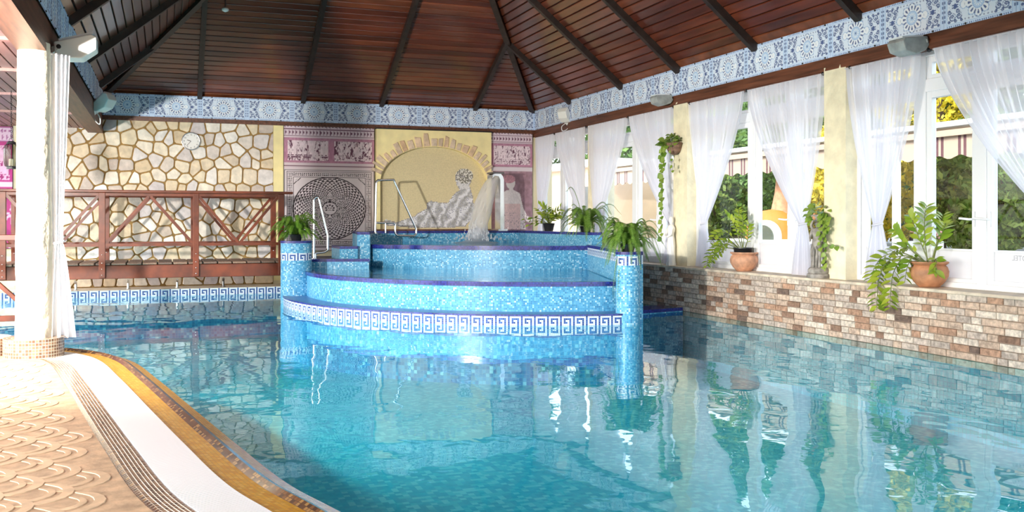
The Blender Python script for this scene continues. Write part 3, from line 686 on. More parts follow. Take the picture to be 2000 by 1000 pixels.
while a < math.radians(166):
    w = random.uniform(.085, .135); rr = random.uniform(.16, .30); tpr = random.uniform(.45, .95); q = []
    for t in (a, a + w):
        q.append((NC - (SW + .012) * math.cos(t), SPR + (SH + .012) * math.sin(t)))
    n_ = Vector((-math.cos(a + w / 2) * SH, math.sin(a + w / 2) * SW)).normalized(); p0, p1 = Vector(q[0]), Vector(q[1]); mid = (p0 + p1) / 2
    o0 = p0 + n_ * rr * random.uniform(.8, 1); o1 = p1 + n_ * rr * random.uniform(.8, 1); cen = (o0 + o1) / 2; o0 = cen + (o0 - cen) * tpr; o1 = cen + (o1 - cen) * tpr
    pts = [p0.lerp(p1, .06), p0.lerp(p1, .94), p1.lerp(o1, .7), o1, o0, p0.lerp(o0, .7)]; c0 = sum(pts, Vector((0, 0))) / 6
    vs = [(p.x, YN, p.y) for p in pts] + [(p.x, YN - .02, p.y) for p in pts] + [(c0.x + (p.x - c0.x) * .86, YN - .03, c0.y + (p.y - c0.y) * .86) for p in pts]
    fs = [tuple(range(12, 18))] + [(k * 6 + i, k * 6 + (i + 1) % 6, k * 6 + 6 + (i + 1) % 6, k * 6 + 6 + i) for k in (0, 1) for i in range(6)]
    off = Vector((c0.x, YN, c0.y)); link_mesh('arch_stone', MB().add(vs, fs).mesh('arch_stone', ARST, False, off), nic, off); a += w + .012
tl = .02; nx, nz = int(2 * SW / tl), int((SPR + SH - NZ0) / tl); xs = NC - SW + (np.arange(nx) + .5) * tl; zs = NZ0 + (np.arange(nz) + .5) * tl; X, Z = np.meshgrid(xs, zs)
def zx(p): return (NX0 + (p[0] - 50) / 985 * (NX1 - NX0), NZ1 - (p[1] - 92) / 850 * (NZ1 - NZ0 - .04))
def ZP(P): return [zx(p) for p in P]
cc = np.array([.74, .63, .37]) * (1 + rng.uniform(-.07, .07, X.shape))[..., None]
torso = inpoly(X, Z, ZP([(790, 560), (860, 575), (890, 660), (895, 760), (880, 860), (820, 925), (640, 935), (380, 935), (370, 860), (400, 810), (480, 770), (485, 720), (520, 700), (600, 715), (670, 710), (690, 680), (740, 620), (780, 600)]))
legs = inpoly(X, Z, ZP([(390, 935), (130, 912), (110, 885), (140, 862), (230, 885), (330, 850), (410, 825)]))
face = inpoly(X, Z, ZP([(735, 470), (738, 545), (770, 600), (850, 590), (870, 530), (820, 480)])); hc = zx((812, 478)); hair = ((X - hc[0]) / .20) ** 2 + ((Z - hc[1]) / .165) ** 2 < 1
fold = sm_noise(X.shape, 16, 12, 41); sp = rng.random(X.shape); fig = torso | legs
g = .66 + .28 * np.sin((X - .55 * Z) * 26 + fold * 7) + rng.uniform(-.12, .12, X.shape); g = np.clip(g, .2, .95)
cc[fig] = (g[..., None] * np.array([.92, .93, 1.0]))[fig]; cc[fig & (sp > .88)] = np.array([.38, .40, .52])
cc[face] = np.array([.74, .74, .78]); cc[face & (sp > .8)] = np.array([.52, .52, .58]); hh = np.where(sp > .5, .74, .16); cc[hair] = (hh[..., None] * np.array([1, .98, .95]))[hair]
def edge(mk): e = np.zeros_like(mk); e[1:-1, 1:-1] = mk[1:-1, 1:-1] & ~(mk[2:, 1:-1] & mk[:-2, 1:-1] & mk[1:-1, 2:] & mk[1:-1, :-2]); return e
cc[edge(fig | face) & (sp > .35)] = np.array([.30, .29, .34])
vs = []; fs = []; cs = []; uv = []; off = wloc(nic)
for j in range(nz):
    for i in range(nx):
        x0, z0 = NC - SW + i * tl, NZ0 + j * tl
        if z0 > SPR and ((x0 + tl / 2 - NC) / (SW + .03)) ** 2 + ((z0 - SPR) / (SH + .03)) ** 2 > 1: continue
        b = len(vs); y = YB - .03; vs += [(x0 - off.x, y - off.y, z0 - off.z), (x0 + tl - off.x, y - off.y, z0 - off.z), (x0 + tl - off.x, y - off.y, z0 + tl - off.z), (x0 - off.x, y - off.y, z0 + tl - off.z)]
        fs.append((b, b + 1, b + 2, b + 3)); cs.append(cc[j, i]); uv += [(i, j), (i + 1, j), (i + 1, j + 1), (i, j + 1)]
link_mesh('figure_mosaic', color_mesh('figure_mosaic', vs, fs, cs, MOSN, uv), nic, off)['label'] = 'grey and white mosaic of a reclining draped woman on beige'

# wall clock
ck = at(373, 276, YB - .07); cl = thing('wall_clock', 'round white wall clock on the stone wall', 'clock', ck)
def ydisc(mb, c, r, y0, y1, n=32):
    vs = [(c.x + r * math.cos(2 * PI * k / n), y0, c.z + r * math.sin(2 * PI * k / n)) for k in range(n)] + [(c.x + r * math.cos(2 * PI * k / n), y1, c.z + r * math.sin(2 * PI * k / n)) for k in range(n)]
    return mb.add(vs, [tuple(range(n)), tuple(range(2 * n - 1, n - 1, -1))] + [(k, n + k, n + (k + 1) % n, (k + 1) % n) for k in range(n)])
cs_ = ydisc(MB(), ck, .165, ck.y - .02, ck.y + .05).build('case', WHITEST, cl)
MB().tube([(ck.x + .168 * math.cos(a * PI / 20), ck.y - .02, ck.z + .168 * math.sin(a * PI / 20)) for a in range(41)], .011, 8).build('rim', STEEL, cl, True)
for k in range(1, 13):
    a = PI / 2 - k * PI / 6; me = text_mesh(str(k), .045, BLACK); link_mesh('numeral', me, cs_, (ck.x + .128 * math.cos(a), ck.y - .0215, ck.z + .128 * math.sin(a)), (PI / 2, 0, 0))
for nm, ang, L, w in (('hour_hand', 9.62 * 30, .075, .011), ('minute_hand', 37 * 6, .115, .007)):
    a = PI / 2 - math.radians(ang); MB().bar((ck.x, ck.y - .026, ck.z), (ck.x + L * math.cos(a), ck.y - .026, ck.z + L * math.sin(a)), w, .003, (0, 1, 0)).build(nm, BLACK, cl)

# ================================================================== TIERED TUB
C1 = (6.32, 15.93); R1 = 4.45; R2 = 4.07; C3 = (7.5, 19.5); R3 = 4.3
jz = thing('tiered_spa_pool', 'three-tiered round spa pool clad in light blue mosaic', 'spa pool', (4.6, 15.0, 0))
A1 = arc(C1, R1, 174, 266, 160); A2 = arc(C1, R2, 172, 264.5, 160); A2i = arc(C1, R2 - .14, 172, 264.5, 160); A3 = arc(C3, R3, 207, 263.5, 120); A3i = arc(C3, R3 - .16, 207, 263.5, 120)
wall_strip('base_wall', A1, -.8, 0, AQ_D, jz, .05); wall_strip('key_band', A1, 0, .125, key_cell, jz)
wall_strip('ledge_rim', arc(C1, R1 + .012, 174, 266, 160), .125, .15, navy, jz); flat_strip('ledge', arc(C1, R1 + .012, 174, 266, 160), A2, .15, 14, lambda i, j: navy(i, j) if j < 3 else random.choice([(.03, .10, .36), (.05, .16, .45), (.02, .05, .28)]), jz)
wall_strip('middle_wall', A2, .15, .50, AQ_M, jz)
A2o = arc(C1, R2 + .025, 172, 264.5, 160); wall_strip('middle_rim', A2o, .50, .56, navy, jz); flat_strip('middle_rim_top', A2o, A2i, .56, 6, navy, jz)
flat_strip('middle_rim_under', A2, A2o, .50, 1, navy, jz); wall_strip('middle_inner_wall', A2i[::-1], .2, .56, AQ_M, jz)
wall_strip('upper_wall', A3, .30, .895, AQ_M, jz); A3o = arc(C3, R3 + .03, 206.8, 263.5, 120)
wall_strip('upper_rim', A3o, .892, .967, navy, jz); flat_strip('upper_rim_top', A3o, A3i, .97, 7, navy, jz); flat_strip('upper_rim_under', A3, A3o, .892, 1, navy, jz)
def block(name, path, thick, z0, z1, cf, key=False, cop=True):
    """mosaic wall along a path (outer side first), with thickness to the left of travel, capped in navy"""
    P = [Vector((x, y)) for x, y in path]; nn = []
    for i in range(len(P)):
        t = (P[min(i + 1, len(P) - 1)] - P[max(i - 1, 0)]).normalized(); nn.append(Vector((-t.y, t.x)))
    Q = [p + n_ * thick for p, n_ in zip(P, nn)]; o = [tuple(p) for p in P]; q = [tuple(p) for p in Q]
    loop = o + q[::-1] + [o[0]]
    zk = z1 - .05 if cop else z1
    if key:
        wall_strip(name, loop, z0, zk - .125, cf, jz); wall_strip(name + '_key', loop, zk - .125, zk, key_cell, jz)
    else: wall_strip(name, loop, z0, zk, cf, jz)
    if cop: wall_strip(name + '_rim', loop, zk, z1, navy, jz)
    flat_strip(name + '_top', o, q, z1, max(2, round(thick / TILE)), navy if cop else cf, jz)
# right flank wall (thickness towards the windows), upper back and side rims, left block and steps
block('flank_wall', [(7.05, 15.35), (5.95, 11.62)][::-1], -.22, -.3, .985, AQ_L, key=True)
block('back_rim', [(3.36, 17.45), (3.62, 19.05), (7.30, 19.05), (7.34, 15.42)][:1] + [(3.36, 17.45), (3.62, 19.05)][1:], -.24, .4, 1.2, AQ_L)
block('rear_rim', [(3.62, 19.05), (7.30, 19.05)], .25, .4, 1.2, AQ_L)
block('side_rim', [(7.14, 19.05), (7.14, 15.42)], .26, .4, 1.2, AQ_L)
block('entry_step', [(3.02, 17.35), (3.36, 17.35)], .9, .5, .94, AQ_L)
MB().prism([(2.2, 16.75), (2.42, 17.0), (3.42, 16.74), (3.5, 19.2), (2.2, 19.2)], .2, .70).build('landing', mat('dark_landing', (.10, .10, .11), .5, nscale=20, namt=.3), jz)
wall_strip('landing_face', [(2.2, 16.74), (2.42, 16.98), (3.43, 16.72)], .3, .68, AQ_L, jz); wall_strip('landing_rim', [(2.2, 16.73), (2.42, 16.97), (3.44, 16.71)], .68, .73, navy, jz)
flat_strip('landing_rim_top', [(2.2, 16.73), (2.42, 16.97), (3.44, 16.71)], [(2.2, 16.9), (2.44, 17.12), (3.44, 16.86)], .73, 6, navy, jz)
def pillar(name, c, r, zt, k0):
    full = arc(c, r, 0, 360, 48)
    wall_strip(name, full, -.8, k0, AQ_L, jz); wall_strip(name + '_key', full, k0, k0 + .125, key_cell, jz); wall_strip(name + '_upper', full, k0 + .125, zt - .025, AQ_L, jz)
    wall_strip(name + '_rim', arc(c, r + .006, 0, 360, 48), zt - .04, zt, navy, jz); flat_strip(name + '_top', arc(c, r + .006, 0, 360, 48), arc(c, .02, 0, 360, 48), zt, 6, navy, jz)
pillar('left_pillar', (2.11, 16.35), .26, 1.07, .74); pillar('right_pillar', (5.95, 11.60), .165, .985, .80)
tag(MB().add([(x, y, .548) for x, y in A2i] + [(7.0, 15.3, .548), (7.2, 17.5, .548), (3.5, 17.6, .548), (2.4, 16.9, .548)], [tuple(range(len(A2i) + 4))]).build('middle_water', WATER2), 'rippled water in the wide middle tier of the spa pool', 'water', kind='stuff')
tag(MB().add([(x, y, .955) for x, y in A3i] + [(7.14, 15.5, .955), (7.14, 19.05, .955), (3.62, 19.05, .955)], [tuple(range(len(A3i) + 3))]).build('upper_water', WATER2), 'foaming water in the top tier of the spa pool', 'water', kind='stuff')
MB().add([(x, y, .25) for x, y in A2i] + [(7.0, 15.3, .25), (7.2, 17.5, .25), (3.5, 17.6, .25), (2.4, 16.9, .25)], [tuple(range(len(A2i) + 4))]).build('middle_floor', POOLF, jz)
MB().add([(x, y, .45) for x, y in A3i] + [(7.14, 15.5, .45), (7.14, 19.05, .45), (3.62, 19.05, .45)], [tuple(range(len(A3i) + 3))]).build('upper_floor', POOLF, jz)
# submerged steps behind the flank wall
block('water_step', [(6.35, 12.6), (7.58, 12.9)], .5, -.8, .06, AQ_D)

# ================================================================== METALWORK
def rail(name, label, pts, Y, extra=(), r=.021):
    P = [at(x, y, Y) for x, y in pts]; base = Vector((P[0].x, Y, min(p.z for p in P))); o = thing(name, label, 'handrail', base)
    q = [P[0]]
    for i in range(1, len(P) - 1): q += [P[i].lerp(P[i - 1], min(.3, .05 / (P[i] - P[i - 1]).length)), P[i], P[i].lerp(P[i + 1], min(.3, .05 / (P[i] - P[i + 1]).length))]
    q.append(P[-1]); MB().tube(q, r, 10).build('tube', STEEL, o, True)
    for a, b in extra: MB().tube([at(*a, Y), at(*b, Y)], r * .85, 8).build('strut', STEEL, o, True)
    for p in (P[0],): MB().lathe((p.x, Y, p.z - .01), [(.05, 0), (.05, .012), (.02, .02)], 16).build('flange', STEEL, o, True)
rail('grab_rail', 'bent steel grab rail on the landing in front of the medallion mural', [(613, 505), (613, 389), (617, 385), (622, 385), (640, 460), (640, 488), (634, 492), (612, 495)], 17.0, [((616, 495), (616, 507))])
rail('grab_rail', 'tall steel grab rail with slanted leg before the yellow niche', [(733, 455), (735, 355), (738, 352), (769, 351), (813, 447), (813, 457), (809, 461), (776, 460), (772, 456), (772, 438), (769, 435), (735, 435)], 18.4, [((753, 435), (753, 455))])
# waterfall post and its falling water
wf = thing('waterfall_spout', 'flat steel waterfall post with hooded top at the spa pool', 'spout', at(968, 449, 18.75)); Y = 18.75
prof = [at(x, y, Y) for x, y in [(972, 449), (972, 352), (969, 345), (961, 344), (957, 349), (957, 342), (963, 339), (972, 339), (977, 345), (979, 352), (979, 449)]]
n = len(prof); m = MB(); m.add([(p.x, Y - .17, p.z) for p in prof] + [(p.x, Y + .17, p.z) for p in prof], [tuple(range(n)), tuple(range(2 * n - 1, n - 1, -1))] + [(i, n + i, n + (i + 1) % n, (i + 1) % n) for i in range(n)]); m.build('post', STEEL, wf)
MB().bb(prof[5].x, prof[9].x, Y - .19, Y + .19, prof[6].z - .01, prof[6].z + .025).build('hood', DARKST, wf); MB().box(prof[0] + Vector((.03, 0, .0)), (.2, .5, .04)).build('foot_plate', STEEL, wf)
m = MB(); out = [at(x, y, Y) for x, y in [(959, 343), (946, 358), (934, 380), (926, 402), (921, 425), (917, 445), (914, 466)]]; inn = [at(x, y, Y) for x, y in [(973, 350), (968, 372), (963, 395), (958, 415), (954, 432), (951, 448), (949, 466)]]
out, inn = spline(out, 5), spline(inn, 5); nr = len(out); K = 40; vs = []
for i in range(nr):
    t = i / (nr - 1); wy = .15 + .08 * t
    for k in range(K):
        a = 2 * PI * k / K; c = out[i].lerp(inn[i], .5 + .5 * math.cos(a)); j = .02 * mnoise.noise(Vector((k * .9, i * .16, 0))) * (1 + 3 * t)
        vs.append((c.x + j, c.y + wy * math.sin(a) + j, c.z + .6 * j))
fs = [(i * K + k, i * K + (k + 1) % K, (i + 1) * K + (k + 1) % K, (i + 1) * K + k) for i in range(nr - 1) for k in range(K)]
fw = m.add(vs, fs).build('falling_water', FOAM, None, True); tag(fw, 'sheet of water pouring from the hooded steel post', 'water', kind='stuff')
m = MB(); base = at(930, 468, 18.6); r0 = random.Random(4)
for k in range(260):
    a = r0.uniform(0, 2 * PI); d = abs(r0.gauss(0, .22)); h = max(0, r0.gauss(.16, .12)) * max(0, 1 - d / .55); s = r0.uniform(.006, .022)
    c = base + Vector((d * math.cos(a), d * math.sin(a) * .8, h + .0)); c.z = max(c.z, .95)
    m.add([c + Vector(v) * s for v in ((1, 0, 0), (-1, 0, 0), (0, 1, 0), (0, -1, 0), (0, 0, 2.2), (0, 0, -2))], [(0, 2, 4), (2, 1, 4), (1, 3, 4), (3, 0, 4), (2, 0, 5), (1, 2, 5), (3, 1, 5), (0, 3, 5)])
m.lathe((base.x, base.y, .945), [(.55, .0), (.42, .02), (.3, .035), (.2, .07), (.1, .10), (.02, .12)], 28)
tag(m.build('splash', FOAM), 'white splash where the falling water meets the top tier', 'water', kind='stuff')
# four nozzles on the ledge under the bridge
for k, (px, py) in enumerate([(148, 566), (250, 561), (346, 557), (436, 555)]):
    p = at(px, py, 19.1); p.z = .13; o = thing('water_nozzle', ['leftmost steel nozzle on the ledge beneath the bridge, nearest the white curtain', 'second steel nozzle from the white curtain on the ledge beneath the bridge', 'third steel nozzle from the white curtain on the ledge beneath the bridge', 'rightmost steel nozzle on the ledge beneath the bridge, nearest the spa pool'][k], 'nozzle', p, group='nozzles under the bridge')
    MB().lathe(p, [(.05, 0), (.05, .012), (.024, .02), (.022, .13)], 14).build('stem', STEEL if k < 3 else DARKST, o, True)
    MB().tube([p + Vector((0, 0, .11)), p + Vector((0, -.03, .16)), p + Vector((.0, -.10, .165)), p + Vector((0, -.13, .14))], .02, 10).build('outlet', STEEL if k < 3 else DARKST, o, True)

# ================================================================== WOODEN BRIDGE
YN_, YF_ = 17.3, 18.5
br = thing('footbridge', 'red varnished wooden footbridge with braced railings in front of the stone wall', 'bridge', (-.5, 17.9, .43))
MB().bb(-4.5, 2.02, YN_ - .02, YN_ + .06, .43, .655).build('fascia_beam', REDWOOD, br, bevel=.008); MB().bb(-4.5, 2.02, YF_ - .06, YF_ + .02, .43, .655).build('fascia_beam', REDWOOD, br, bevel=.008)
x = -4.5
while x < 1.9:
    MB().bb(x, x + .225, YN_ - .05 - random.uniform(0, .02), YF_ + .05, .66, .70 + random.uniform(-.004, .004)).build('deck_plank', DECKPL, br, bevel=.008, seg=1); x += .245
PX = [-4.0, -2.45, -.97, .52, 1.96]
for Y, s in ((YN_ - .05, -1), (YF_ + .05, 1)):
    for X in PX:
        po = MB().bb(X - .05, X + .05, Y - .045, Y + .045, .45, 1.88).build('post', REDWOOD, br, bevel=.006)
        for z in (.50, .60, .70, .84): MB().lathe((X, Y - .05 * 1, z), [(.003, -.009), (.011, -.004), (.011, .004), (.003, .009)], 8).build('bolt', STEEL, po)
    MB().bb(-4.5, 2.16, Y - .075, Y + .075, 1.88, 1.925).build('top_rail', REDWOOD, br, bevel=.008)
    MB().bb(-4.5, 2.0, Y - .03, Y + .03, 1.83, 1.87).build('under_rail', REDWOOD, br)
    MB().bb(-4.5, 2.0, Y - .03, Y + .03, .975, 1.025).build('middle_rail', REDWOOD, br)
    for k in range(4):
        a, b = PX[k] + .05, PX[k + 1] - .05; mid = (a + b) / 2
        for (xa, za), (xb, zb) in ([((mid - .01, 1.83), (a, 1.02)), ((mid + .01, 1.83), (b, 1.02))] if k % 2 == 0 else [((a, 1.83), (mid - .01, 1.02)), ((b, 1.83), (mid + .01, 1.02))]):
            MB().bar((xa, Y, za), (xb, Y, zb), .045, .05, (0, 1, 0)).build('brace', REDWOOD, br)
# short near railing left of the column
rl = thing('short_railing', 'sunlit orange-red wooden railing at the left edge behind the column', 'railing', (-2.2, 13.0, .05))
y = 13.0
for x0, z0, x1, z1, nm in ((-3.2, 1.2, -1.45, 1.2, 'top_rail'), (-3.2, .21, -1.45, .21, 'bottom_rail'), (-2.4, 1.15, -1.5, .24, 'brace')): MB().bar((x0, y, z0), (x1, y, z1), .05, .07, (0, 1, 0) if nm == 'brace' else (0, 0, 1)).build(nm, REDWOOD, rl, bevel=.006)
for X in (-3.2, -1.45): MB().bb(X - .05, X + .05, y - .05, y + .05, -.8, 1.25).build('post', REDWOOD, rl, bevel=.006)

# ================================================================== LEFT COLUMN, CURTAIN, LANTERN
CX, CY = -1.21, 10.45
bs = thing('column_plinth', 'round brown mosaic plinth at the foot of the white column', 'plinth', (CX, CY, .0))
wall_strip('side', arc((CX, CY), .275, 0, 360, 64), -.05, .25, lambda i, j: random.choice([(.16, .085, .05), (.22, .125, .075), (.13, .07, .04), (.26, .16, .10)]), bs, .03, MOSB)
MB().lathe((CX, CY, .0), [(.27, -.3), (.27, .249)], 40).build('core', SILL, bs); flat_strip('top', arc((CX, CY), .275, 0, 360, 64), arc((CX, CY), .05, 0, 360, 64), .251, 6, brown, bs, .03, MOSB)
bs2 = thing('column_plinth', 'second brown mosaic plinth at the far left edge beside the column', 'plinth', (CX - .50, CY + .25, 0))
wall_strip('side', arc((CX - .5, CY + .25), .27, 0, 360, 64), -.05, .24, lambda i, j: random.choice([(.16, .085, .05), (.22, .125, .075), (.13, .07, .04), (.26, .16, .10)]), bs2, .03, MOSB)
MB().lathe((CX - .5, CY + .25, .0), [(.265, -.3), (.265, .239)], 40).build('core', SILL, bs2)
m = MB(); vs = []; K = 40; R_ = 60
for i in range(R_ + 1):
    z = .25 + (3.165 - .25) * i / R_; rr = .168 - .022 * i / R_
    for k in range(K):
        a = 2 * PI * k / K; q = rr + .010 * mnoise.noise(Vector((math.cos(a) * 2, math.sin(a) * 2, z * 2.2))) + .006 * mnoise.noise(Vector((math.cos(a) * 6, math.sin(a) * 6, z * 7))); vs.append((CX + q * math.cos(a), CY + q * math.sin(a), z))
m.add(vs, [(i * K + k, i * K + (k + 1) % K, (i + 1) * K + (k + 1) % K, (i + 1) * K + k) for i in range(R_) for k in range(K)])
cw = thing('plaster_column', 'round white rough plaster column standing on the brown plinth', 'column', (CX, CY, .25)); m.build('shaft', COLW, cw, True)
def curtain(name, label, A, B, tie, ztop, ztie, zbot, matl, folds=13, amp=.032, tw=.06, bw=.2, group=None, nu=130, nv=64, pw=1.25, cat='curtain', ring=True):
    """cloth hung between points A and B (x, y), gathered at `tie` (x, y) at ztie"""
    A, B, T = Vector(A), Vector(B), Vector(tie); d = (B - A).normalized(); nrm = Vector((d.y, -d.x)); o = thing(name, label, cat, (T.x, T.y, zbot), group); m = MB(); vs = []; ph = random.uniform(0, 6)
    for j in range(nv + 1):
        z = ztop + (zbot - ztop) * j / nv
        for i in range(nu + 1):
            u = i / nu; top = A.lerp(B, u)
            if z >= ztie: s = ((ztop - z) / (ztop - ztie)) ** pw; p = top.lerp(T + d * (u - .5) * 2 * tw, s); am = amp * (1 - .62 * s)
            else: s = (ztie - z) / (ztie - zbot); p = T + d * (u - .5) * 2 * (tw + (bw - tw) * s ** .7); am = amp * (.38 + .5 * s)
            w = math.sin(2 * PI * folds * u + ph + 1.2 * math.sin(5 * u + ph)) + .45 * math.sin(2 * PI * folds * 2.3 * u + ph * 2 + z)
            p = p + nrm * am * w; vs.append((p.x, p.y, z))
    fs = [(j * (nu + 1) + i, j * (nu + 1) + i + 1, (j + 1) * (nu + 1) + i + 1, (j + 1) * (nu + 1) + i) for j in range(nv) for i in range(nu)]
    m.add(vs, fs).build('cloth', matl, o, True)
    if ring:
        MB().tube([(T.x + (tw * 1.15) * math.cos(a * PI / 12) * d.x + (amp * .9) * math.sin(a * PI / 12) * nrm.x, T.y + (tw * 1.15) * math.cos(a * PI / 12) * d.y + (amp * .9) * math.sin(a * PI / 12) * nrm.y, ztie + .012 * math.cos(a * PI / 12)) for a in range(25)], .014, 6).build('tieback', matl, o, True)
    MB().tube([(A.x, A.y, ztop), (B.x, B.y, ztop)], .012, 8).build('heading_tape', matl, o); return o
curtain('curtain', 'opaque white curtain tied back beside the white plaster column', (-1.08, 10.50), (-.92, 10.62), (-1.00, 10.50), 3.08, 1.19, .22, CLOTH, 4, .045, .05, .19, nu=70)
lp = Vector((-2.28, 14.2, 0)); l0 = at(22, 327, 14.2); l1 = at(22, 281, 14.2); ln = thing('hanging_lantern', 'oval wire and glass lantern hanging on a chain at far left', 'lantern', (l0.x, 14.2, l0.z)); H = l1.z - l0.z
prof = [(.045, 0), (.075, .06 * H), (.088, .25 * H), (.088, .75 * H), (.075, .94 * H), (.045, H)]
MB().lathe(l0, prof, 24).build('glass_body', SMOKE, ln, True); MB().lathe(l0 + Vector((0, 0, -.02)), [(.06, 0), (.06, .03), (.05, .035)], 20).build('base', BLACK, ln); MB().lathe(l0 + Vector((0, 0, H)), [(.06, 0), (.055, .02), (.03, .035)], 20).build('cap', BLACK, ln)
for k in range(8):
    a = k * PI / 4; MB().tube([l0 + Vector((r * 1.02 * math.cos(a), r * 1.02 * math.sin(a), z)) for r, z in prof], .0035, 5).build('rib', BLACK, ln)
MB().lathe(l0 + Vector((0, 0, .02)), [(.03, 0), (.03, .09), (.005, .10)], 16).build('candle', CANDLE, ln)
MB().tube([l0 + Vector((.03 * math.cos(a * PI / 10), 0, H + .03 + .05 * math.sin(a * PI / 10))) for a in range(11)], .005, 6).build('handle', BLACK, ln)
z = l1.z + .08; k = 0
while z < 3.15:
    MB().tube([(l0.x + (.008 * math.cos(a * PI / 5) if k % 2 else 0), 14.2 + (0 if k % 2 else .008 * math.cos(a * PI / 5)), z + .018 * math.sin(a * PI / 5)) for a in range(11)], .003, 4).build('chain_link', BLACK, ln); z += .028; k += 1

# ================================================================== FLOODLIGHTS
def flood(label, c, yaw, s, tilt, shell, wire=True):
    o = thing('floodlight', label, 'floodlight', c); R = Matrix.Rotation(yaw, 3, 'Z') @ Matrix.Rotation(tilt, 3, 'Y')
    def tf(mb): mb.v = [tuple(Vector(c) + R @ (Vector(p) * s)) for p in mb.v]; return mb
    prof = [(-.02, .10), (.30, .16), (.34, .13), (.33, .02), (.20, -.06), (.05, -.05), (-.02, .0)]           # side outline (x outwards, z up)
    n = len(prof); m = MB(); m.add([(x, -.13, z) for x, z in prof] + [(x, .13, z) for x, z in prof], [tuple(range(n - 1, -1, -1)), tuple(range(n, 2 * n))] + [(i, (i + 1) % n, n + (i + 1) % n, n + i) for i in range(n)]); ho = tf(m).build('housing', shell, o, bevel=.012 * s)
    tf(MB().box((.17, 0, .145), (.30, .22, .02), Matrix.Rotation(-.185, 3, 'Y'))).build('lens', LAMPX, ho)
    tf(MB().add([(-.10, -.05, -.02), (.02, -.15, .03), (.02, .15, .03), (-.10, .05, -.02), (-.10, -.05, .05), (.02, -.15, .07), (.02, .15, .07), (-.10, .05, .05)], [(0, 1, 2, 3), (7, 6, 5, 4), (0, 4, 5, 1), (1, 5, 6, 2), (2, 6, 7, 3), (3, 7, 4, 0)])).build('bracket', shell, o)
    tf(MB().tube([(.02, -.16, .05), (.02, -.135, .05)], .02, 10)).build('knob', BLACK, ho)
    if wire: tf(MB().tube(spline([(.0, -.05, -.04), (.02, -.08, -.16), (-.04, -.06, -.24), (-.1, -.02, -.16), (-.11, 0, -.05)], 6), .010, 6)).build('cable', WIRE, o, True)
    return o
flood('white floodlight on the left beam, the nearer one above the curtain top', (XL + .06, 11.0, 3.15), 0, 1.15, -.1, LAMPW)
flood('white floodlight on the left beam near the back corner', (XL + .05, 17.4, 3.26), -.5, 1.0, -.5, LAMPW)
flood('cream floodlight on the right beam, nearest the back wall', (XR - .02, 17.75, 3.42), PI + .5, .85, -.7, LAMPW)
flood('grey floodlight on the right beam above the hanging pothos pillar', (XR - .02, 13.6, 3.36), PI, .85, .25, LAMPG, False)
flood('large grey floodlight on the right beam above the nearest window', (XR - .02, 8.15, 3.30), PI, .95, .3, LAMPG, False)
sp = at(440, 20, 16.9); spk = thing('ceiling_sprinkler', 'small white sprinkler head hanging from the plank ceiling', 'sprinkler', sp)
zc = ZT + (YB - 16.9) / (YB - APEX.y) * (APEX.z - ZT)
MB().tube([sp, (sp.x, sp.y, zc)], .012, 8).build('drop_pipe', DARKST, spk); MB().lathe(sp + Vector((0, 0, -.03)), [(.012, 0), (.055, .02), (.06, .05), (.03, .08)], 16).build('head', LAMPW, spk, True)
# ================================================================== WINDOW SIDE
PY = [(16.55, 16.95), (13.06, 13.48), (9.36, 9.76), (5.7, 6.1)]
for (y0, y1), lab in zip(PY, ['slim cream plaster pillar between the two farthest windows', 'cream plaster pillar with the hanging pothos basket', 'cream plaster pillar behind the grey stone statue', 'cream plaster pillar at the near end of the window wall']):
    o = thing('plaster_pillar', lab, 'pillar', (7.85, (y0 + y1) / 2, .69), group='plaster pillars between the windows')
    m = MB(); K = 16; vs = []; R_ = 40
    x0 = 7.74 if y0 < 16 else 7.82
    for i in range(R_ + 1):
        z = .69 + 2.62 * i / R_
        for k in range(K):
            fx = [0, .25, .5, .75, 1, 1, 1, 1, 1, .75, .5, .25, 0, 0, 0, 0][k]; fy = [0, 0, 0, 0, 0, .25, .5, .75, 1, 1, 1, 1, 1, .75, .5, .25][k]
            q = .012 * mnoise.noise(Vector((fx * 3, fy * 3 + y0, z * 1.8))); vs.append((x0 + fx * .38 + q, y0 + fy * (y1 - y0) + q, z))
    m.add(vs, [(i * K + k, i * K + (k + 1) % K, (i + 1) * K + (k + 1) % K, (i + 1) * K + k) for i in range(R_) for k in range(K)]); m.build('shaft', CREAM, o, True)
BAYS = [(19.6, [18.45, 17.6], 16.95), (16.55, [15.15, 14.25], 13.48), (13.06, [11.55, 10.62], 9.76), (9.36, [8.32, 7.50], 6.1)]
XW = 7.96
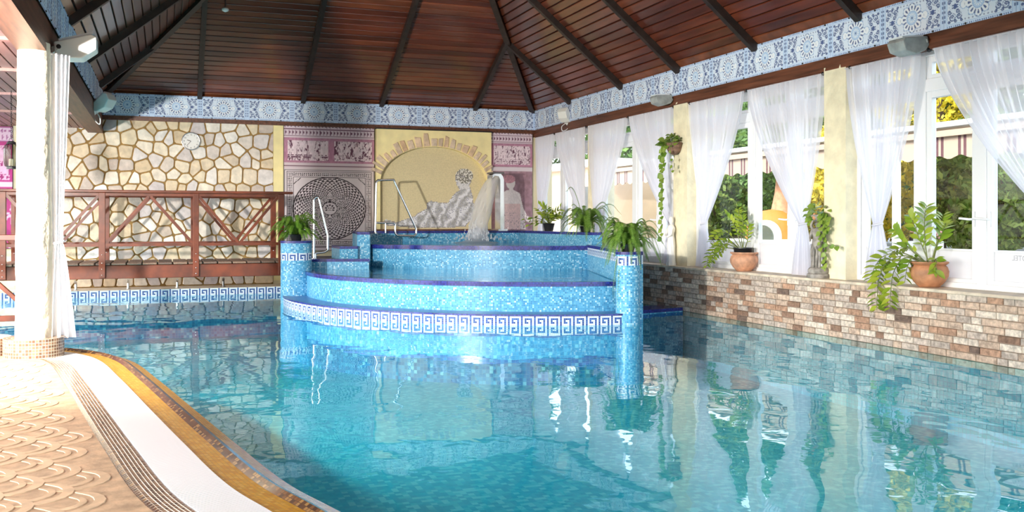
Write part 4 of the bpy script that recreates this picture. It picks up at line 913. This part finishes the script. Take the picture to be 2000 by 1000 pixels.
for k, (ya, mids, yb) in enumerate(BAYS):
    w = struct(thing('window_%d' % (k + 1), ['far corner window bay behind sheer curtains', 'window bay behind the right pillar fern', 'window bay with the pizza oven outside', 'nearest window bay with door handle and lettering'][k], None, (XW, (ya + yb) / 2, .69)))
    ys = [ya] + mids + [yb]; zt = 3.29; ztr = 2.90
    def bx(nm, y0, y1, z0, z1, d=.07, mt=WHITE, x=XW): return MB().bb(x - d / 2, x + d / 2, y0, y1, z0, z1).build(nm, mt, w, bevel=.006 if mt is WHITE else 0, seg=1)
    for i, y in enumerate(ys): bx('mullion', y - (.05 if i in (0, 3) else .06), y + (.05 if i in (0, 3) else .06), .69, zt, .10)
    bx('head_rail', yb, ya, zt - .07, zt, .084); bx('transom', yb, ya, ztr - .07, ztr + .07, .088); bx('bottom_rail', yb, ya, .69, .75, .092)
    for i in range(3):
        a, b = ys[i] - .06, ys[i + 1] + .06; door = i == 1
        s = .075
        for (z0, z1) in ((.75, ztr - .07), (ztr + .07, zt - .07)):
            bx('stile', a - s, a, z0, z1); bx('stile', b, b + s, z0, z1); bx('rail', b + s, a - s, z1 - s, z1); bx('rail', b + s, a - s, z0, z0 + s * .6)
        bx('pane', b + s, a - s, 1.10, ztr - .07 - s, .008, GLASS); bx('pane', b + s, a - s, ztr + .07 + s * .6, zt - .07 - s, .008, GLASS)
        lpn = bx('lower_panel', b + s, a - s, .75 + s * .6, 1.09, .02, FROST); bx('glazing_bar', b + s, a - s, 1.08, 1.105, .05)
        if i > 0:
            hy = (a - .04) if i == 2 else (b + .04); m = MB(); m.tube([(XW - .04, hy, 1.42), (XW - .09, hy, 1.42), (XW - .095, hy + .02, 1.42), (XW - .095, hy + .14, 1.43)], .012, 8); m.bb(XW - .05, XW - .038, hy - .016, hy + .016, 1.34, 1.50); m.build('handle', WHITE, w, True)
        if k >= 2 and i == 2:
            yc = 7.0 if k == 3 else (a + b) / 2
            me = text_mesh('X HOTEL', .075, mat('etched_letter', (.45, .45, .47), .6), True)
            link_mesh('lettering', me, lpn, (XW - .012, yc, 1.03), (PI / 2, 0, -PI / 2))
ROD = thing('curtain_rail', 'long thin brown curtain rail under the window beam', 'curtain rail', (7.76, 12.8, 3.26)); MB().tube([(7.76, 6.0, 3.265), (7.76, 19.6, 3.265)], .013, 8).build('rail', BEAM, ROD)
for y in (18.5, 16.9, 15.1, 13.5, 13.0, 11.45, 9.8, 9.3, 8.05): MB().lathe((7.76, y, 3.245), [(.004, -.02), (.022, -.012), (.026, .005), (.018, .03), (.004, .035)], 10).build('clip', BLACK, ROD)
XC = 7.75; grp = 'sheer curtains at the windows'
for A, B, T, lab in [((19.55, 18.55), None, 19.35, 'sheer white curtain farthest back, beside the standing woman mural'), ((18.42, 16.95), None, 17.05, 'sheer white curtain above the fern at the far end of the spa pool'),
                     ((16.78, 15.2), None, 16.45, 'sheer white curtain between the two ferns, beside the slim pillar'), ((15.05, 13.55), None, 13.62, 'sheer white curtain sweeping to the hanging pothos pillar, far side'),
                     ((13.02, 11.52), None, 12.62, 'sheer white curtain tied behind the black-potted plant'), ((11.42, 9.78), None, 10.22, 'sheer white curtain sweeping to the grey statue, with the oven outside'),
                     ((9.38, 8.2), None, 8.85, 'sheer white curtain just right of the statue pillar'), ((7.98, 6.05), None, 6.45, 'sheer white curtain at the right edge, sweeping over the door')]:
    curtain('curtain', lab, (XC, A[0]), (XC, A[1]), (XC + .02, T), 3.245, 1.36 + .0 * T, .70, SHEER, int(11 + 4 * abs(A[0] - A[1]) / 1.5), .032, .065, .21, grp, pw=1.45)

# ================================================================== POTS AND PLANTS
def leaf_mesh(name, L, Wd, matl, fold=.25, tip=1.0, heart=False):
    n = 6; vs = []; prof = [0, .62, .95, 1.0, .78, .42, .02] if not heart else [.25, .95, 1.0, .86, .62, .32, .02]
    for i in range(n + 1):
        x = L * i / n; w = Wd / 2 * prof[i]; dz = -.10 * L * (i / n) ** 2
        if heart and i == 0: x = -.10 * L
        vs += [(x, -w, dz + w * fold), (x + (.12 * L if heart and i == 0 else 0), 0, dz), (x, w, dz + w * fold)]
    fs = [(i * 3 + q, i * 3 + 3 + q, i * 3 + 4 + q, i * 3 + 1 + q) for i in range(n) for q in (0, 1)]
    return MB().add(vs, fs).mesh(name, matl, True)
def orient(d, up=Vector((0, 0, 1)), roll=0):
    x = d.normalized(); y = up.cross(x); y = y.normalized() if y.length > 1e-4 else Vector((0, 1, 0)); z = x.cross(y)
    return (Matrix((x, y, z)).transposed() @ Matrix.Rotation(roll, 3, 'X')).to_euler()
ZL = leaf_mesh('leaf', .112, .054, ZZ); ZS = leaf_mesh('leaf', .085, .040, ZZ)
PL = leaf_mesh('leaf', .085, .075, POTHOS, .15, heart=True); IL = leaf_mesh('leaf', .07, .06, POTHOS, .15, heart=True)
def zz_stem(o, pts, me, n, s0=.22, thick=.008, scale=1.0, r=random):
    P = spline(pts, 8); o = MB().tube(P, [thick * (1 - .7 * i / (len(P) - 1)) for i in range(len(P))], 6).build('stem', STEMM, o, True)
    for k in range(n):
        f = s0 + (1 - s0) * (k + .5) / n; i = f * (len(P) - 1); j = min(int(i), len(P) - 2); p = P[j].lerp(P[j + 1], i - j); t = (P[j + 1] - P[j]).normalized()
        sd = t.cross(Vector((.3, .5, .8))).normalized(); sd = sd if k % 2 else -sd
        d = (sd * .9 + t * .65 + Vector((0, 0, r.uniform(-.1, .3)))).normalized(); q = scale * (.75 + .5 * math.sin(PI * (k + 1) / (n + 1))) * r.uniform(.85, 1.1)
        link_mesh('leaf', me, o, p, orient(d, Vector((-.55, -.3, .8)), r.uniform(-.5, .5)), (q, q, q))
def pot(o, c, prof, matl, soil_r, soil_z, nm='pot'): pt = MB().lathe(c, prof, 36).build(nm, matl, o, True); MB().lathe(c, [(soil_r, soil_z - .02), (soil_r * .5, soil_z + .01)], 20).build('soil', SOIL, pt)
BELLY = [(.10, 0), (.115, .012), (.16, .06), (.195, .12), (.20, .17), (.185, .215), (.165, .235), (.185, .25), (.20, .262), (.195, .275), (.16, .27), (.15, .235)]
# near right pot with the arching zamia
c = Vector((7.76, 8.05, .69)); o = thing('potted_plant', 'big glossy zamia plant in a round brown clay pot, trailing over the bricks', 'plant', c, group='clay pot plants on the sill'); pot(o, c, BELLY, TERRA, .16, .25)
r = random.Random(2); cb = c + Vector((0, 0, .26))
for pts, n in [([(0, 0, 0), (-.02, .10, .22), (-.04, .18, .42), (-.05, .24, .52)], 11), ([(0, .02, 0), (-.03, .03, .25), (-.06, .0, .5), (-.08, -.05, .62)], 13), ([(0, -.03, 0), (.02, -.08, .2), (.02, -.15, .42), (.0, -.2, .52)], 11), ([(0, -.05, 0), (-.04, -.15, .18), (-.05, -.24, .34), (-.05, -.28, .42)], 9),
               ([(0, .04, 0), (-.05, .25, .16), (-.08, .38, .30), (-.10, .42, .36)], 9), ([(-.02, .06, 0), (-.12, .25, .07), (-.2, .42, -.02), (-.23, .5, -.15), (-.24, .52, -.30)], 13), ([(-.02, .06, 0), (-.1, .3, .10), (-.18, .5, .05), (-.22, .6, -.10), (-.23, .63, -.22)], 13),
               ([(-.04, .04, 0), (-.18, .16, .05), (-.24, .26, -.10), (-.25, .30, -.34), (-.25, .31, -.52)], 15), ([(-.03, .08, .0), (-.2, .35, .02), (-.25, .46, -.15), (-.26, .50, -.40), (-.26, .5, -.55)], 15), ([(-.03, 0, 0), (-.17, .04, .06), (-.22, .08, -.04), (-.24, .10, -.22)], 9), ([(0, -.06, 0), (-.08, -.18, .05), (-.14, -.24, -.03), (-.16, -.26, -.10)], 7), ([(0, .05, 0), (-.06, .18, .14), (-.1, .3, .16), (-.15, .40, .10)], 9)]:
    zz_stem(o, [cb + Vector(p) for p in pts], ZL, int(n * 1.45), r=r)
# pale pot with black inner pot
c = Vector((7.76, 11.53, .69)); o = thing('potted_plant', 'zamia plant in a black nursery pot set in a pale clay pot', 'plant', c, group='clay pot plants on the sill'); pot(o, c, [(r_ * .98, z_ * .98) for r_, z_ in BELLY], TERRA2, .15, .24)
MB().lathe(c + Vector((-.02, .0, .2)), [(.11, 0), (.13, .12), (.138, .125), (.138, .135), (.12, .13), (.11, .11)], 28).build('inner_pot', BLACKP, o, True); cb = c + Vector((-.02, 0, .3))
for pts, n in [([(0, .02, 0), (-.03, .1, .25), (-.05, .2, .42), (-.06, .35, .55)], 14), ([(0, 0, 0), (-.02, .02, .25), (-.03, .05, .45), (-.03, .06, .58)], 14), ([(0, 0, 0), (0, -.03, .2), (-.02, -.04, .38), (-.03, -.03, .5)], 11), ([(0, -.04, 0), (0, -.12, .15), (-.02, -.16, .3), (-.02, -.18, .38)], 10),
               ([(0, .05, 0), (-.08, .2, .12), (-.12, .38, .10), (-.16, .5, -.05), (-.17, .55, -.2)], 15), ([(0, .05, 0), (-.1, .28, .08), (-.15, .5, .0), (-.18, .62, -.14), (-.18, .66, -.26)], 15), ([(0, .04, 0), (-.06, .2, .2), (-.1, .35, .26), (-.14, .5, .2), (-.16, .6, .08)], 13), ([(-.02, .05, 0), (-.14, .25, .02), (-.2, .42, -.1), (-.22, .5, -.25)], 12), ([(-.02, .05, 0), (-.12, .15, .1), (-.18, .28, .02), (-.2, .34, -.12)], 9)]:
    zz_stem(o, [cb + Vector(p) for p in pts], ZS, int(n * 1.4), r=r)
# plant at the far end of the spa rim
c = at(1072, 452, 18.0); c.z = 1.2; o = thing('potted_plant', 'bushy light green zamia plant standing on the far spa rim by the mural', 'plant', c); pot(o, c, [(.09, 0), (.12, .14), (.13, .15), (.12, .16), (.1, .14)], BLACKP, .11, .14); cb = c + Vector((0, 0, .14))
for k in range(13):
    a = r.uniform(0, 2 * PI); ln_ = r.uniform(.2, .42); h = r.uniform(.15, .48); zz_stem(o, [cb, cb + Vector((math.cos(a) * ln_ * .4, math.sin(a) * ln_ * .4, h * .6)), cb + Vector((math.cos(a) * ln_, math.sin(a) * ln_, h))], ZL, 10, r=r)
for k in range(3):
    a = PI + r.uniform(-.5, .5); zz_stem(o, [cb, cb + Vector((-.25, .0, .02 + k * .05)), cb + Vector((-.5 - .05 * k, -.1, -.02 + .06 * k))], ZL, 6, r=r)
# ferns
def fern(label, c, n, L, droop, seed, matl=FERN, long=()):
    r = random.Random(seed); o = thing('potted_fern', label, 'fern', c); MB().lathe(c, [(.08, 0), (.105, .09), (.11, .10), (.1, .11)], 20).build('pot', BLACKP, o, True); cb = c + Vector((0, 0, .10))
    def frond(a, ln_, up, dr):
        P = []
        for k in range(15):
            t = k / 14; P.append(cb + Vector((math.cos(a) * ln_ * (t ** .9) * (1 - .12 * t), math.sin(a) * ln_ * (t ** .9) * (1 - .12 * t), up * math.sin(min(1, t * 1.15) * PI * .62) - dr * t ** 2.4)))
        m = MB(); m.tube(P, [.004 * (1 - .7 * k / 14) for k in range(15)], 5); Q = spline(P, 4); nq = len(Q)
        for k in range(4, nq - 1):
            t = k / nq; d = (Q[k + 1] - Q[k]).normalized(); sd = d.cross(Vector((0, 0, 1))); sd = sd.normalized() if sd.length > .05 else Vector((math.sin(a), -math.cos(a), 0)); w = (.012 + .036 * math.sin(PI * min(1, t * 1.05)) ** .8) * ln_ / .5
            for s in (-1, 1):
                e = Q[k] + sd * s * w + d * w * .35 + Vector((0, 0, -w * .25)); hw = d * .0062; m.add([Q[k] - hw * .6, e - hw * .2, e + hw * .25, Q[k] + hw], [(0, 1, 2, 3)])
        m.build('frond', matl, o)
    for k in range(n): frond(2 * PI * k / n * 2.39996 * 2 + r.uniform(-.3, .3), L * r.uniform(.65, 1.1), L * r.uniform(.18, .85), droop * r.uniform(.3, 1.2))
    for a, ln_, up, dr in long: frond(a, ln_, up, dr)
fern('bright green fern on the left mosaic pillar of the spa pool', Vector((2.11, 16.35, 1.07)), 78, .50, .26, 5, leaf_mat('fern_bright', (.10, .26, .02), (.28, .42, .07)))
fern('dark fern standing on the back right corner of the spa rim', Vector((7.22, 15.75, 1.2)), 70, .55, .38, 6, long=[(PI * .75, .45, .75, .05), (-.6, .75, .5, .25), (-.9, .6, .55, .3)])
fern('spreading fern trailing down the right mosaic pillar of the spa pool', Vector((5.95, 11.60, .985)), 90, .50, .40, 8, long=[(PI * 1.0, .26, .12, .85), (PI * 1.1, .24, .10, .95), (PI * .95, .25, .1, .75), (PI * .9, .22, .1, .9), (-.35, .6, .3, .35), (0, .62, .32, .3), (-.2, .55, .2, .5), (PI * .8, .42, .2, .3)])
# trailing pothos in a basket on the pillar
c = Vector((7.66, 13.32, 2.46)); o = thing('hanging_basket', 'trailing pothos in a brown basket hung on the cream pillar', 'plant', c)
MB().lathe(c, [(.03, 0), (.09, .04), (.13, .11), (.14, .19), (.13, .2), (.11, .17)], 24).build('basket', mat('coir_basket', (.22, .13, .09), .95, nscale=20, namt=.4, bump=1, bscale=40, bdist=.01), o, True)
MB().bar((7.76, 13.32, 2.66), (7.66, 13.32, 2.66), .015, .015).build('hook', BLACK, o)
r = random.Random(9)
for k in range(62):
    a = r.uniform(0, 2 * PI); d = r.uniform(.03, .19); p = c + Vector((math.cos(a) * d - .02, math.sin(a) * d * 1.15 + .03, .16 + r.uniform(0, .20) * (1.2 - d / .2))); q = r.uniform(.8, 1.35); link_mesh('leaf', PL, o, p, orient(Vector((math.cos(a) - .6, math.sin(a), r.uniform(-.6, .2))), Vector((-.7, -.4, .6)), r.uniform(-.5, .5)), (q, q, q))
def vine(o, p0, pts, n, me, r, sc=1.1, th=.004):
    P = spline([p0 + Vector(p) for p in pts], 8); o = MB().tube(P, th, 5).build('vine', STEMM, o, True)
    for k in range(n):
        i = (k + .7) / n * (len(P) - 1); j = min(int(i), len(P) - 2); p = P[j].lerp(P[j + 1], i - j); s = 1 if k % 2 else -1; q = sc * r.uniform(.75, 1.2)
        link_mesh('leaf', me, o, p, orient(Vector((-.35, s * .7 + r.uniform(-.2, .2), -.55)), Vector((-.8, -.5, .2)), r.uniform(-.4, .4)), (q, q, q))
vine(o, c, [(-.1, .08, .2), (-.15, .14, .05), (-.15, .14, -.4), (-.14, .16, -.9), (-.14, .17, -1.35)], 26, PL, r); vine(o, c, [(-.1, .05, .2), (-.14, .1, 0), (-.15, .11, -.4), (-.15, .12, -.8)], 16, PL, r); vine(o, c, [(-.1, -.08, .2), (-.14, -.13, .05), (-.12, -.14, -.15), (-.1, -.13, -.28)], 5, PL, r, .7); vine(o, c, [(-.12, .0, .2), (-.17, .02, .0), (-.16, .03, -.25)], 6, PL, r)

# statue of three figures carrying a planter; small white statuette
def skin_body(edges, pts, rad, name, matl, parent, sub=2):
    me = bpy.data.meshes.new(name); off = wloc(parent); me.from_pydata([tuple(Vector(p) - off) for p in pts], edges, []); ob = bpy.data.objects.new('tmp', me); COL.objects.link(ob)
    sk = ob.modifiers.new('s', 'SKIN'); sk.use_smooth_shade = True
    for v, rr in zip(me.skin_vertices[0].data, rad): v.radius = rr if isinstance(rr, tuple) else (rr, rr)
    me.skin_vertices[0].data[0].use_root = True
    su = ob.modifiers.new('u', 'SUBSURF'); su.levels = sub; su.render_levels = sub
    dg = bpy.context.evaluated_depsgraph_get(); em = bpy.data.meshes.new_from_object(ob.evaluated_get(dg)); bpy.data.objects.remove(ob)
    em.materials.clear(); em.materials.append(matl); return link_mesh(name, em, parent, off)
sc_ = Vector((7.70, 9.80, .69)); st = thing('stone_statue', 'grey stone statue of three draped women holding up a planter', 'statue', sc_)
MB().lathe(sc_, [(.15, 0), (.155, .02), (.15, .05), (.13, .06), (.138, .075), (.14, .10), (.125, .125), (.09, .14)], 32).build('base', GREYST, st, True)
for k in range(3):
    a = PI + .5 + k * 2 * PI / 3; f = Vector((math.cos(a), math.sin(a), 0)); s = Vector((-f.y, f.x, 0)); b = sc_ + f * .052; U = Vector((0, 0, 1))
    P = [b + U * .42, b + U * .50 + f * .008, b + U * .57 + f * .006, b + U * .625, b + U * .665 + f * .004, b + U * .70 + f * .012, b + s * .035 + U * .37, b + s * .03 + f * .016 + U * .27, b + s * .022 + U * .15, b + s * .024 + f * .04 + U * .138, b - s * .035 + U * .37, b - s * .03 + f * .006 + U * .27, b - s * .03 + U * .15, b - s * .03 + f * .038 + U * .138,
         b + s * .062 + U * .605, b + s * .085 + f * .01 + U * .53, b + s * .07 + f * .04 + U * .45, b - s * .062 + U * .605, b - s * .085 + U * .66, b - s * .05 + U * .735]
    E = [(0, 1), (1, 2), (2, 3), (3, 4), (4, 5), (0, 6), (6, 7), (7, 8), (8, 9), (0, 10), (10, 11), (11, 12), (12, 13), (2, 14), (14, 15), (15, 16), (2, 17), (17, 18), (18, 19)]
    fg = skin_body(E, P, [.05, .042, .05, .022, .03, .028, .04, .03, .02, .014, .04, .03, .02, .014, .022, .018, .013, .022, .018, .014], 'figure', GREYST, st)
    for q in range(3):                       # falling drapery beside the legs
        e = b + s * (.04 * (q - 1)) + f * .02; MB().tube(spline([e + U * .44, e + U * .33 + f * .02 + s * .01, e + U * .22 + f * .012, e + U * .13 + f * .02], 5), [.014] * 8 + [.018] * 8, 8).build('drapery_fold', GREYST, fg, True)
MB().lathe(sc_ + Vector((0, 0, .70)), [(.05, 0), (.09, .03), (.115, .07), (.12, .09), (.10, .08)], 28).build('bowl', GREYST, st, True)
c = sc_ + Vector((0, 0, .78)); o = thing('trailing_ivy', 'light green trailing pothos growing in the bowl on the grey statue', 'plant', c); MB().lathe(c, [(.085, -.01), (.04, .015)], 16).build('soil', SOIL, o)
for k in range(64):
    a = r.uniform(0, 2 * PI); d = r.uniform(.02, .15); p = c + Vector((math.cos(a) * d, math.sin(a) * d * 1.15, r.uniform(-.10, .17) * (1.1 - d / .2) + .02)); q = r.uniform(.8, 1.35); link_mesh('leaf', IL, o, p, orient(Vector((math.cos(a) - .4, math.sin(a), r.uniform(-.8, .1))), Vector((-.7, -.4, .6)), r.uniform(-.5, .5)), (q, q, q))
for pts, n in [([(.0, -.08, .03), (-.04, -.15, .0), (-.06, -.17, -.12), (-.05, -.16, -.3)], 11), ([(-.02, -.08, .03), (-.08, -.13, 0), (-.1, -.14, -.15), (-.09, -.13, -.42)], 13), ([(.02, -.1, .03), (-.02, -.2, -.02), (-.04, -.21, -.1), (-.03, -.2, -.2)], 8), ([(.0, -.1, 0), (-.02, -.14, -.2), (-.03, -.15, -.45), (-.03, -.14, -.66)], 14), ([(0, .08, .03), (-.05, .13, .0), (-.06, .13, -.10)], 5), ([(-.02, -.1, -.1), (-.04, -.2, -.35), (-.05, -.32, -.36), (-.05, -.4, -.38)], 5)]: vine(o, c, pts, n, IL, r, .95, .003)
MB().lathe(c + Vector((-.09, -.02, -.02)), [(.004, -.04), (.022, -.02), (.026, .01), (.012, .05)], 12).build('flower', TERRA, o, True)
ss = Vector((7.66, 13.42, .69)); ws = thing('white_statuette', 'small white plaster statuette of a robed figure before the cream pillar', 'statue', ss)
m = MB(); vs = []; K = 36; prof = [(.085, 0), (.09, .03), (.08, .05), (.075, .12), (.07, .22), (.072, .32), (.062, .42), (.05, .49), (.068, .55), (.075, .60), (.05, .64), (.022, .66), (.024, .675), (.038, .70), (.042, .73), (.034, .765), (.012, .785)]
for rr, z in prof:
    for k in range(K):
        a = 2 * PI * k / K; q = rr * (1 + (.09 * math.sin(9 * a + z * 9) if z < .5 else 0)); vs.append((ss.x + q * math.cos(a) * .85, ss.y + q * math.sin(a), ss.z + z))
n = len(prof); m.add(vs, [(i * K + k, i * K + (k + 1) % K, (i + 1) * K + (k + 1) % K, (i + 1) * K + k) for i in range(n - 1) for k in range(K)] + [tuple((n - 1) * K + k for k in range(K))]); m.build('robed_body', WHITEST, ws, True)
for s in (-1, 1): MB().tube(spline([ss + Vector((-.02, s * .065, .59)), ss + Vector((-.05, s * .075, .5)), ss + Vector((-.075, s * .02, .46))], 5), [.022] * 5 + [.017] * 6, 10).build('arm', WHITEST, ws, True)

# ================================================================== OUTSIDE THE WINDOWS
struct(MB().bb(8.15, 60, -20, 80, .3, .62).build('terrace', mat('terrace_paving', (.38, .35, .31), .8, nscale=2, namt=.1)), 'pale paved terrace outside the windows')
aw = thing('striped_awning', 'beige awning with brown stripes and scalloped edge outside the windows', 'awning', (12.0, 16, 2.4))
BEI = mat('awning_beige', (.36, .27, .20), .8); BRN = mat('awning_stripe', (.10, .04, .045), .8)
MB().bb(11.9, 12.1, 9.0, 25.3, 2.93, 3.02).build('front_bar', WHITE, aw, bevel=.02); MB().bb(11.93, 12.07, 9.0, 25.3, 2.78, 2.88).build('lower_bar', BEI, aw)
MB().add([(12.05, 9, 3.0), (12.05, 25.3, 3.0), (14.6, 25.3, 2.86), (14.6, 9, 2.86)], [(0, 1, 2, 3)]).build('canopy', BEI, aw)
y = 9.0; k = 0
seq = [(.30, 0), (.06, 1), (.05, 0), (.06, 1)]
while y < 25.3:
    wd, mi = seq[k % 4]; zb = 2.44; q = [(y + wd * t / 4, zb + .03 * math.sin((y + wd * t / 4) * 14)) for t in range(5)]
    MB().xprism([(y, 2.80)] + q + [(y + wd, 2.80)], 11.985, 12.0).build('valance_stripe', BRN if mi else BEI, aw); y += wd; k += 1
for y in (9.0, 13.2, 21.4, 25.2): MB().bb(11.95, 12.05, y - .05, y + .05, .62, 2.9).build('post', WHITE, aw)
bd = thing('garden_building', 'low beige building seen past the far windows', 'building', (14.5, 33, .62)); MB().bb(12.6, 18, 26.0, 46, .62, 3.1).build('walls', mat('beige_render', (.72, .56, .42), .85, nscale=2, namt=.06), bd); MB().bb(12.2, 18.4, 25.6, 46.4, 3.1, 3.3).build('flat_roof', WHITE, bd)
for y in (27.2, 30.5, 33.5): MB().bb(12.57, 12.62, y, y + 1.3, 1.3, 2.5).build('window_recess', DARKST, bd)
ov = thing('pizza_oven', 'white arched garden oven with a bright orange dome', 'oven', (11.0, 15.7, .62))
ORG = mat('orange_dome', (.60, .15, .015), .6); OVW = mat('oven_white', (.8, .78, .75), .7)
MB().bb(10.6, 11.8, 14.7, 16.4, .62, 1.05).build('stand', OVW, ov); MB().lathe((11.25, 15.75, 1.05), [(.52, 0), (.52, .12), (.47, .30), (.36, .45), (.2, .55), (.03, .58)], 28).build('dome', ORG, ov, True)
q = [(15.2 - .46, 1.05)] + [(15.2 - .46 * math.cos(PI * t / 12), 1.12 + .30 * math.sin(PI * t / 12)) for t in range(13)] + [(15.2 + .46, 1.05)]; qi = [(15.2 + (y - 15.2) * .72, 1.05 + (z - 1.05) * .75) for y, z in q]
MB().xprism(q, 10.66, 10.74).build('arch_front', OVW, ov); MB().xprism(qi, 10.64, 10.67).build('arch_door', mat('oven_door', (.12, .13, .10), .2), ov)
ch = thing('terracotta_chimney', 'tapering terracotta chimney behind the oven outside', 'chimney', (12.5, 17.1, .62)); MB().lathe((12.5, 17.1, .62), [(.38, 0), (.34, .6), (.18, 1.4), (.13, 1.9), (.15, 1.95)], 20).build('flue', TERRA, ch, True)
fl = thing('planter_box', 'white planter with pink flowers outside the nearest window', 'planter', (8.9, 9.3, .62)); MB().bb(8.75, 9.05, 9.15, 9.5, .62, 1.15).build('box', WHITE, fl)
for k in range(24): MB().lathe((8.9 + random.uniform(-.14, .14), 9.33 + random.uniform(-.18, .18), 1.17 + random.uniform(0, .12)), [(.004, 0), (.03, .015), (.02, .035), (.004, .04)], 8).build('flower', mat('pink_flower', (.8, .35, .4), .6) if k == 0 else bpy.data.materials['pink_flower'], fl)
TREES = [(17.5, 13.5, 6.2, 1.5, 0, 'dark green tree outside beyond the nearest window'), (16.0, 16.3, 6.4, 1.7, 1, 'yellow-green conifer outside framed by the nearest window'), (18.0, 18.6, 7.0, 1.9, 0, 'tall dark green tree outside behind the yellow conifer'), (16.6, 20.2, 4.2, 1.2, 1, 'smaller yellow-green conifer outside left of the nearest window'),
         (17.5, 23.0, 7.0, 1.9, 0, 'dark green tree outside above the oven'), (16.2, 25.6, 4.2, 1.1, 2, 'light green shrub tree outside beside the oven'), (21.0, 28.5, 7.4, 2.2, 0, 'dark green tree outside behind the low beige building'), (21.6, 34.5, 8.2, 2.6, 0, 'large dark tree outside beyond the far windows'), (22.4, 42.0, 9.0, 3.0, 0, 'farthest dark tree outside at the corner window'), (15.6, 14.6, 3.0, 1.1, 2, 'light green bush outside low in the nearest window')]
LM = [leaf_mat('tree_dark', (.03, .08, .012), (.12, .22, .035), .6), leaf_mat('tree_yellow', (.34, .30, .02), (.75, .58, .04), .6), leaf_mat('tree_light', (.10, .20, .03), (.30, .38, .07), .6)]
BARK = mat('bark', (.10, .07, .05), .9)
for k, (x, y) in enumerate([(20.5, 15.0), (21.5, 18.6), (20.8, 22.4), (23.5, 25.4), (24.5, 31.0), (25.0, 38.0), (24.0, 47.0), (20.0, 52.0)]):
    TREES.append((x, y, 9.0 + k % 3, 2.6, 0, 'tall dark tree in the background row outside the windows'))
for x, y, h, rad, kind, lab in TREES:
    o = thing('garden_tree', lab, 'tree', (x, y, .62), group='background row of trees' if 'background row' in lab else 'trees outside the windows'); MB().tube([(x, y, .62), (x + .05, y, .62 + h * .4), (x, y + .05, .62 + h * .85)], [.14, .1, .03], 8).build('trunk', BARK, o, True)
    n = 11000; r2 = np.random.default_rng(int(x * 10 + y)); u = r2.random(n); z = (u * .95 + .05); ang = r2.random(n) * 2 * PI
    shape = (np.sin(PI * np.clip(z, 0, 1) ** .8) ** .6 if kind != 1 else (1.05 - z) ** .8); rr = rad * shape * (.45 + .55 * r2.random(n) ** .4); rr *= 1 + .28 * np.sin(ang * 5 + z * 17) * np.sin(z * 31 + ang * 2)
    cx = x + rr * np.cos(ang); cy = y + rr * np.sin(ang); cz = .7 + z * h; s = (.055 + .065 * r2.random(n)) * (1.7 if rad > 2.5 else 1); d1 = r2.normal(size=(n, 3)); d1 /= np.linalg.norm(d1, axis=1)[:, None]; d2 = np.cross(d1, r2.normal(size=(n, 3))); d2 /= np.linalg.norm(d2, axis=1)[:, None]
    c0 = np.stack([cx, cy, cz], 1) - np.array([x, y, .62]); a = d1 * s[:, None]; b = d2 * s[:, None] * .5
    V = np.stack([c0 - a, c0 + b, c0 + a, c0 - b], 1).reshape(-1, 3); F = np.arange(4 * n).reshape(n, 4)
    me = bpy.data.meshes.new('foliage'); me.from_pydata(V.tolist(), [], F.tolist()); me.materials.append(LM[kind]); fo = link_mesh('foliage', me, o, (x, y, .62)); fo['kind'] = 'stuff'

# round lamp lenses let into the pool floor
for (x, y), lab in zip([(3.9, 4.8), (.95, 6.9)], ['round pale pool lamp lens on the floor at the lower right', 'round pale pool lamp lens on the floor near the ochre edge']):
    o = thing('pool_lamp', lab, 'lamp', (x, y, -.8), group='lamps in the pool floor'); MB().lathe((x, y, -.8), [(.13, 0), (.13, .02), (.105, .03)], 24).build('ring', STEEL, o, True); MB().lathe((x, y, -.775), [(.10, 0), (.08, .015), (.02, .022)], 24).build('lens', CANDLE, o, True)
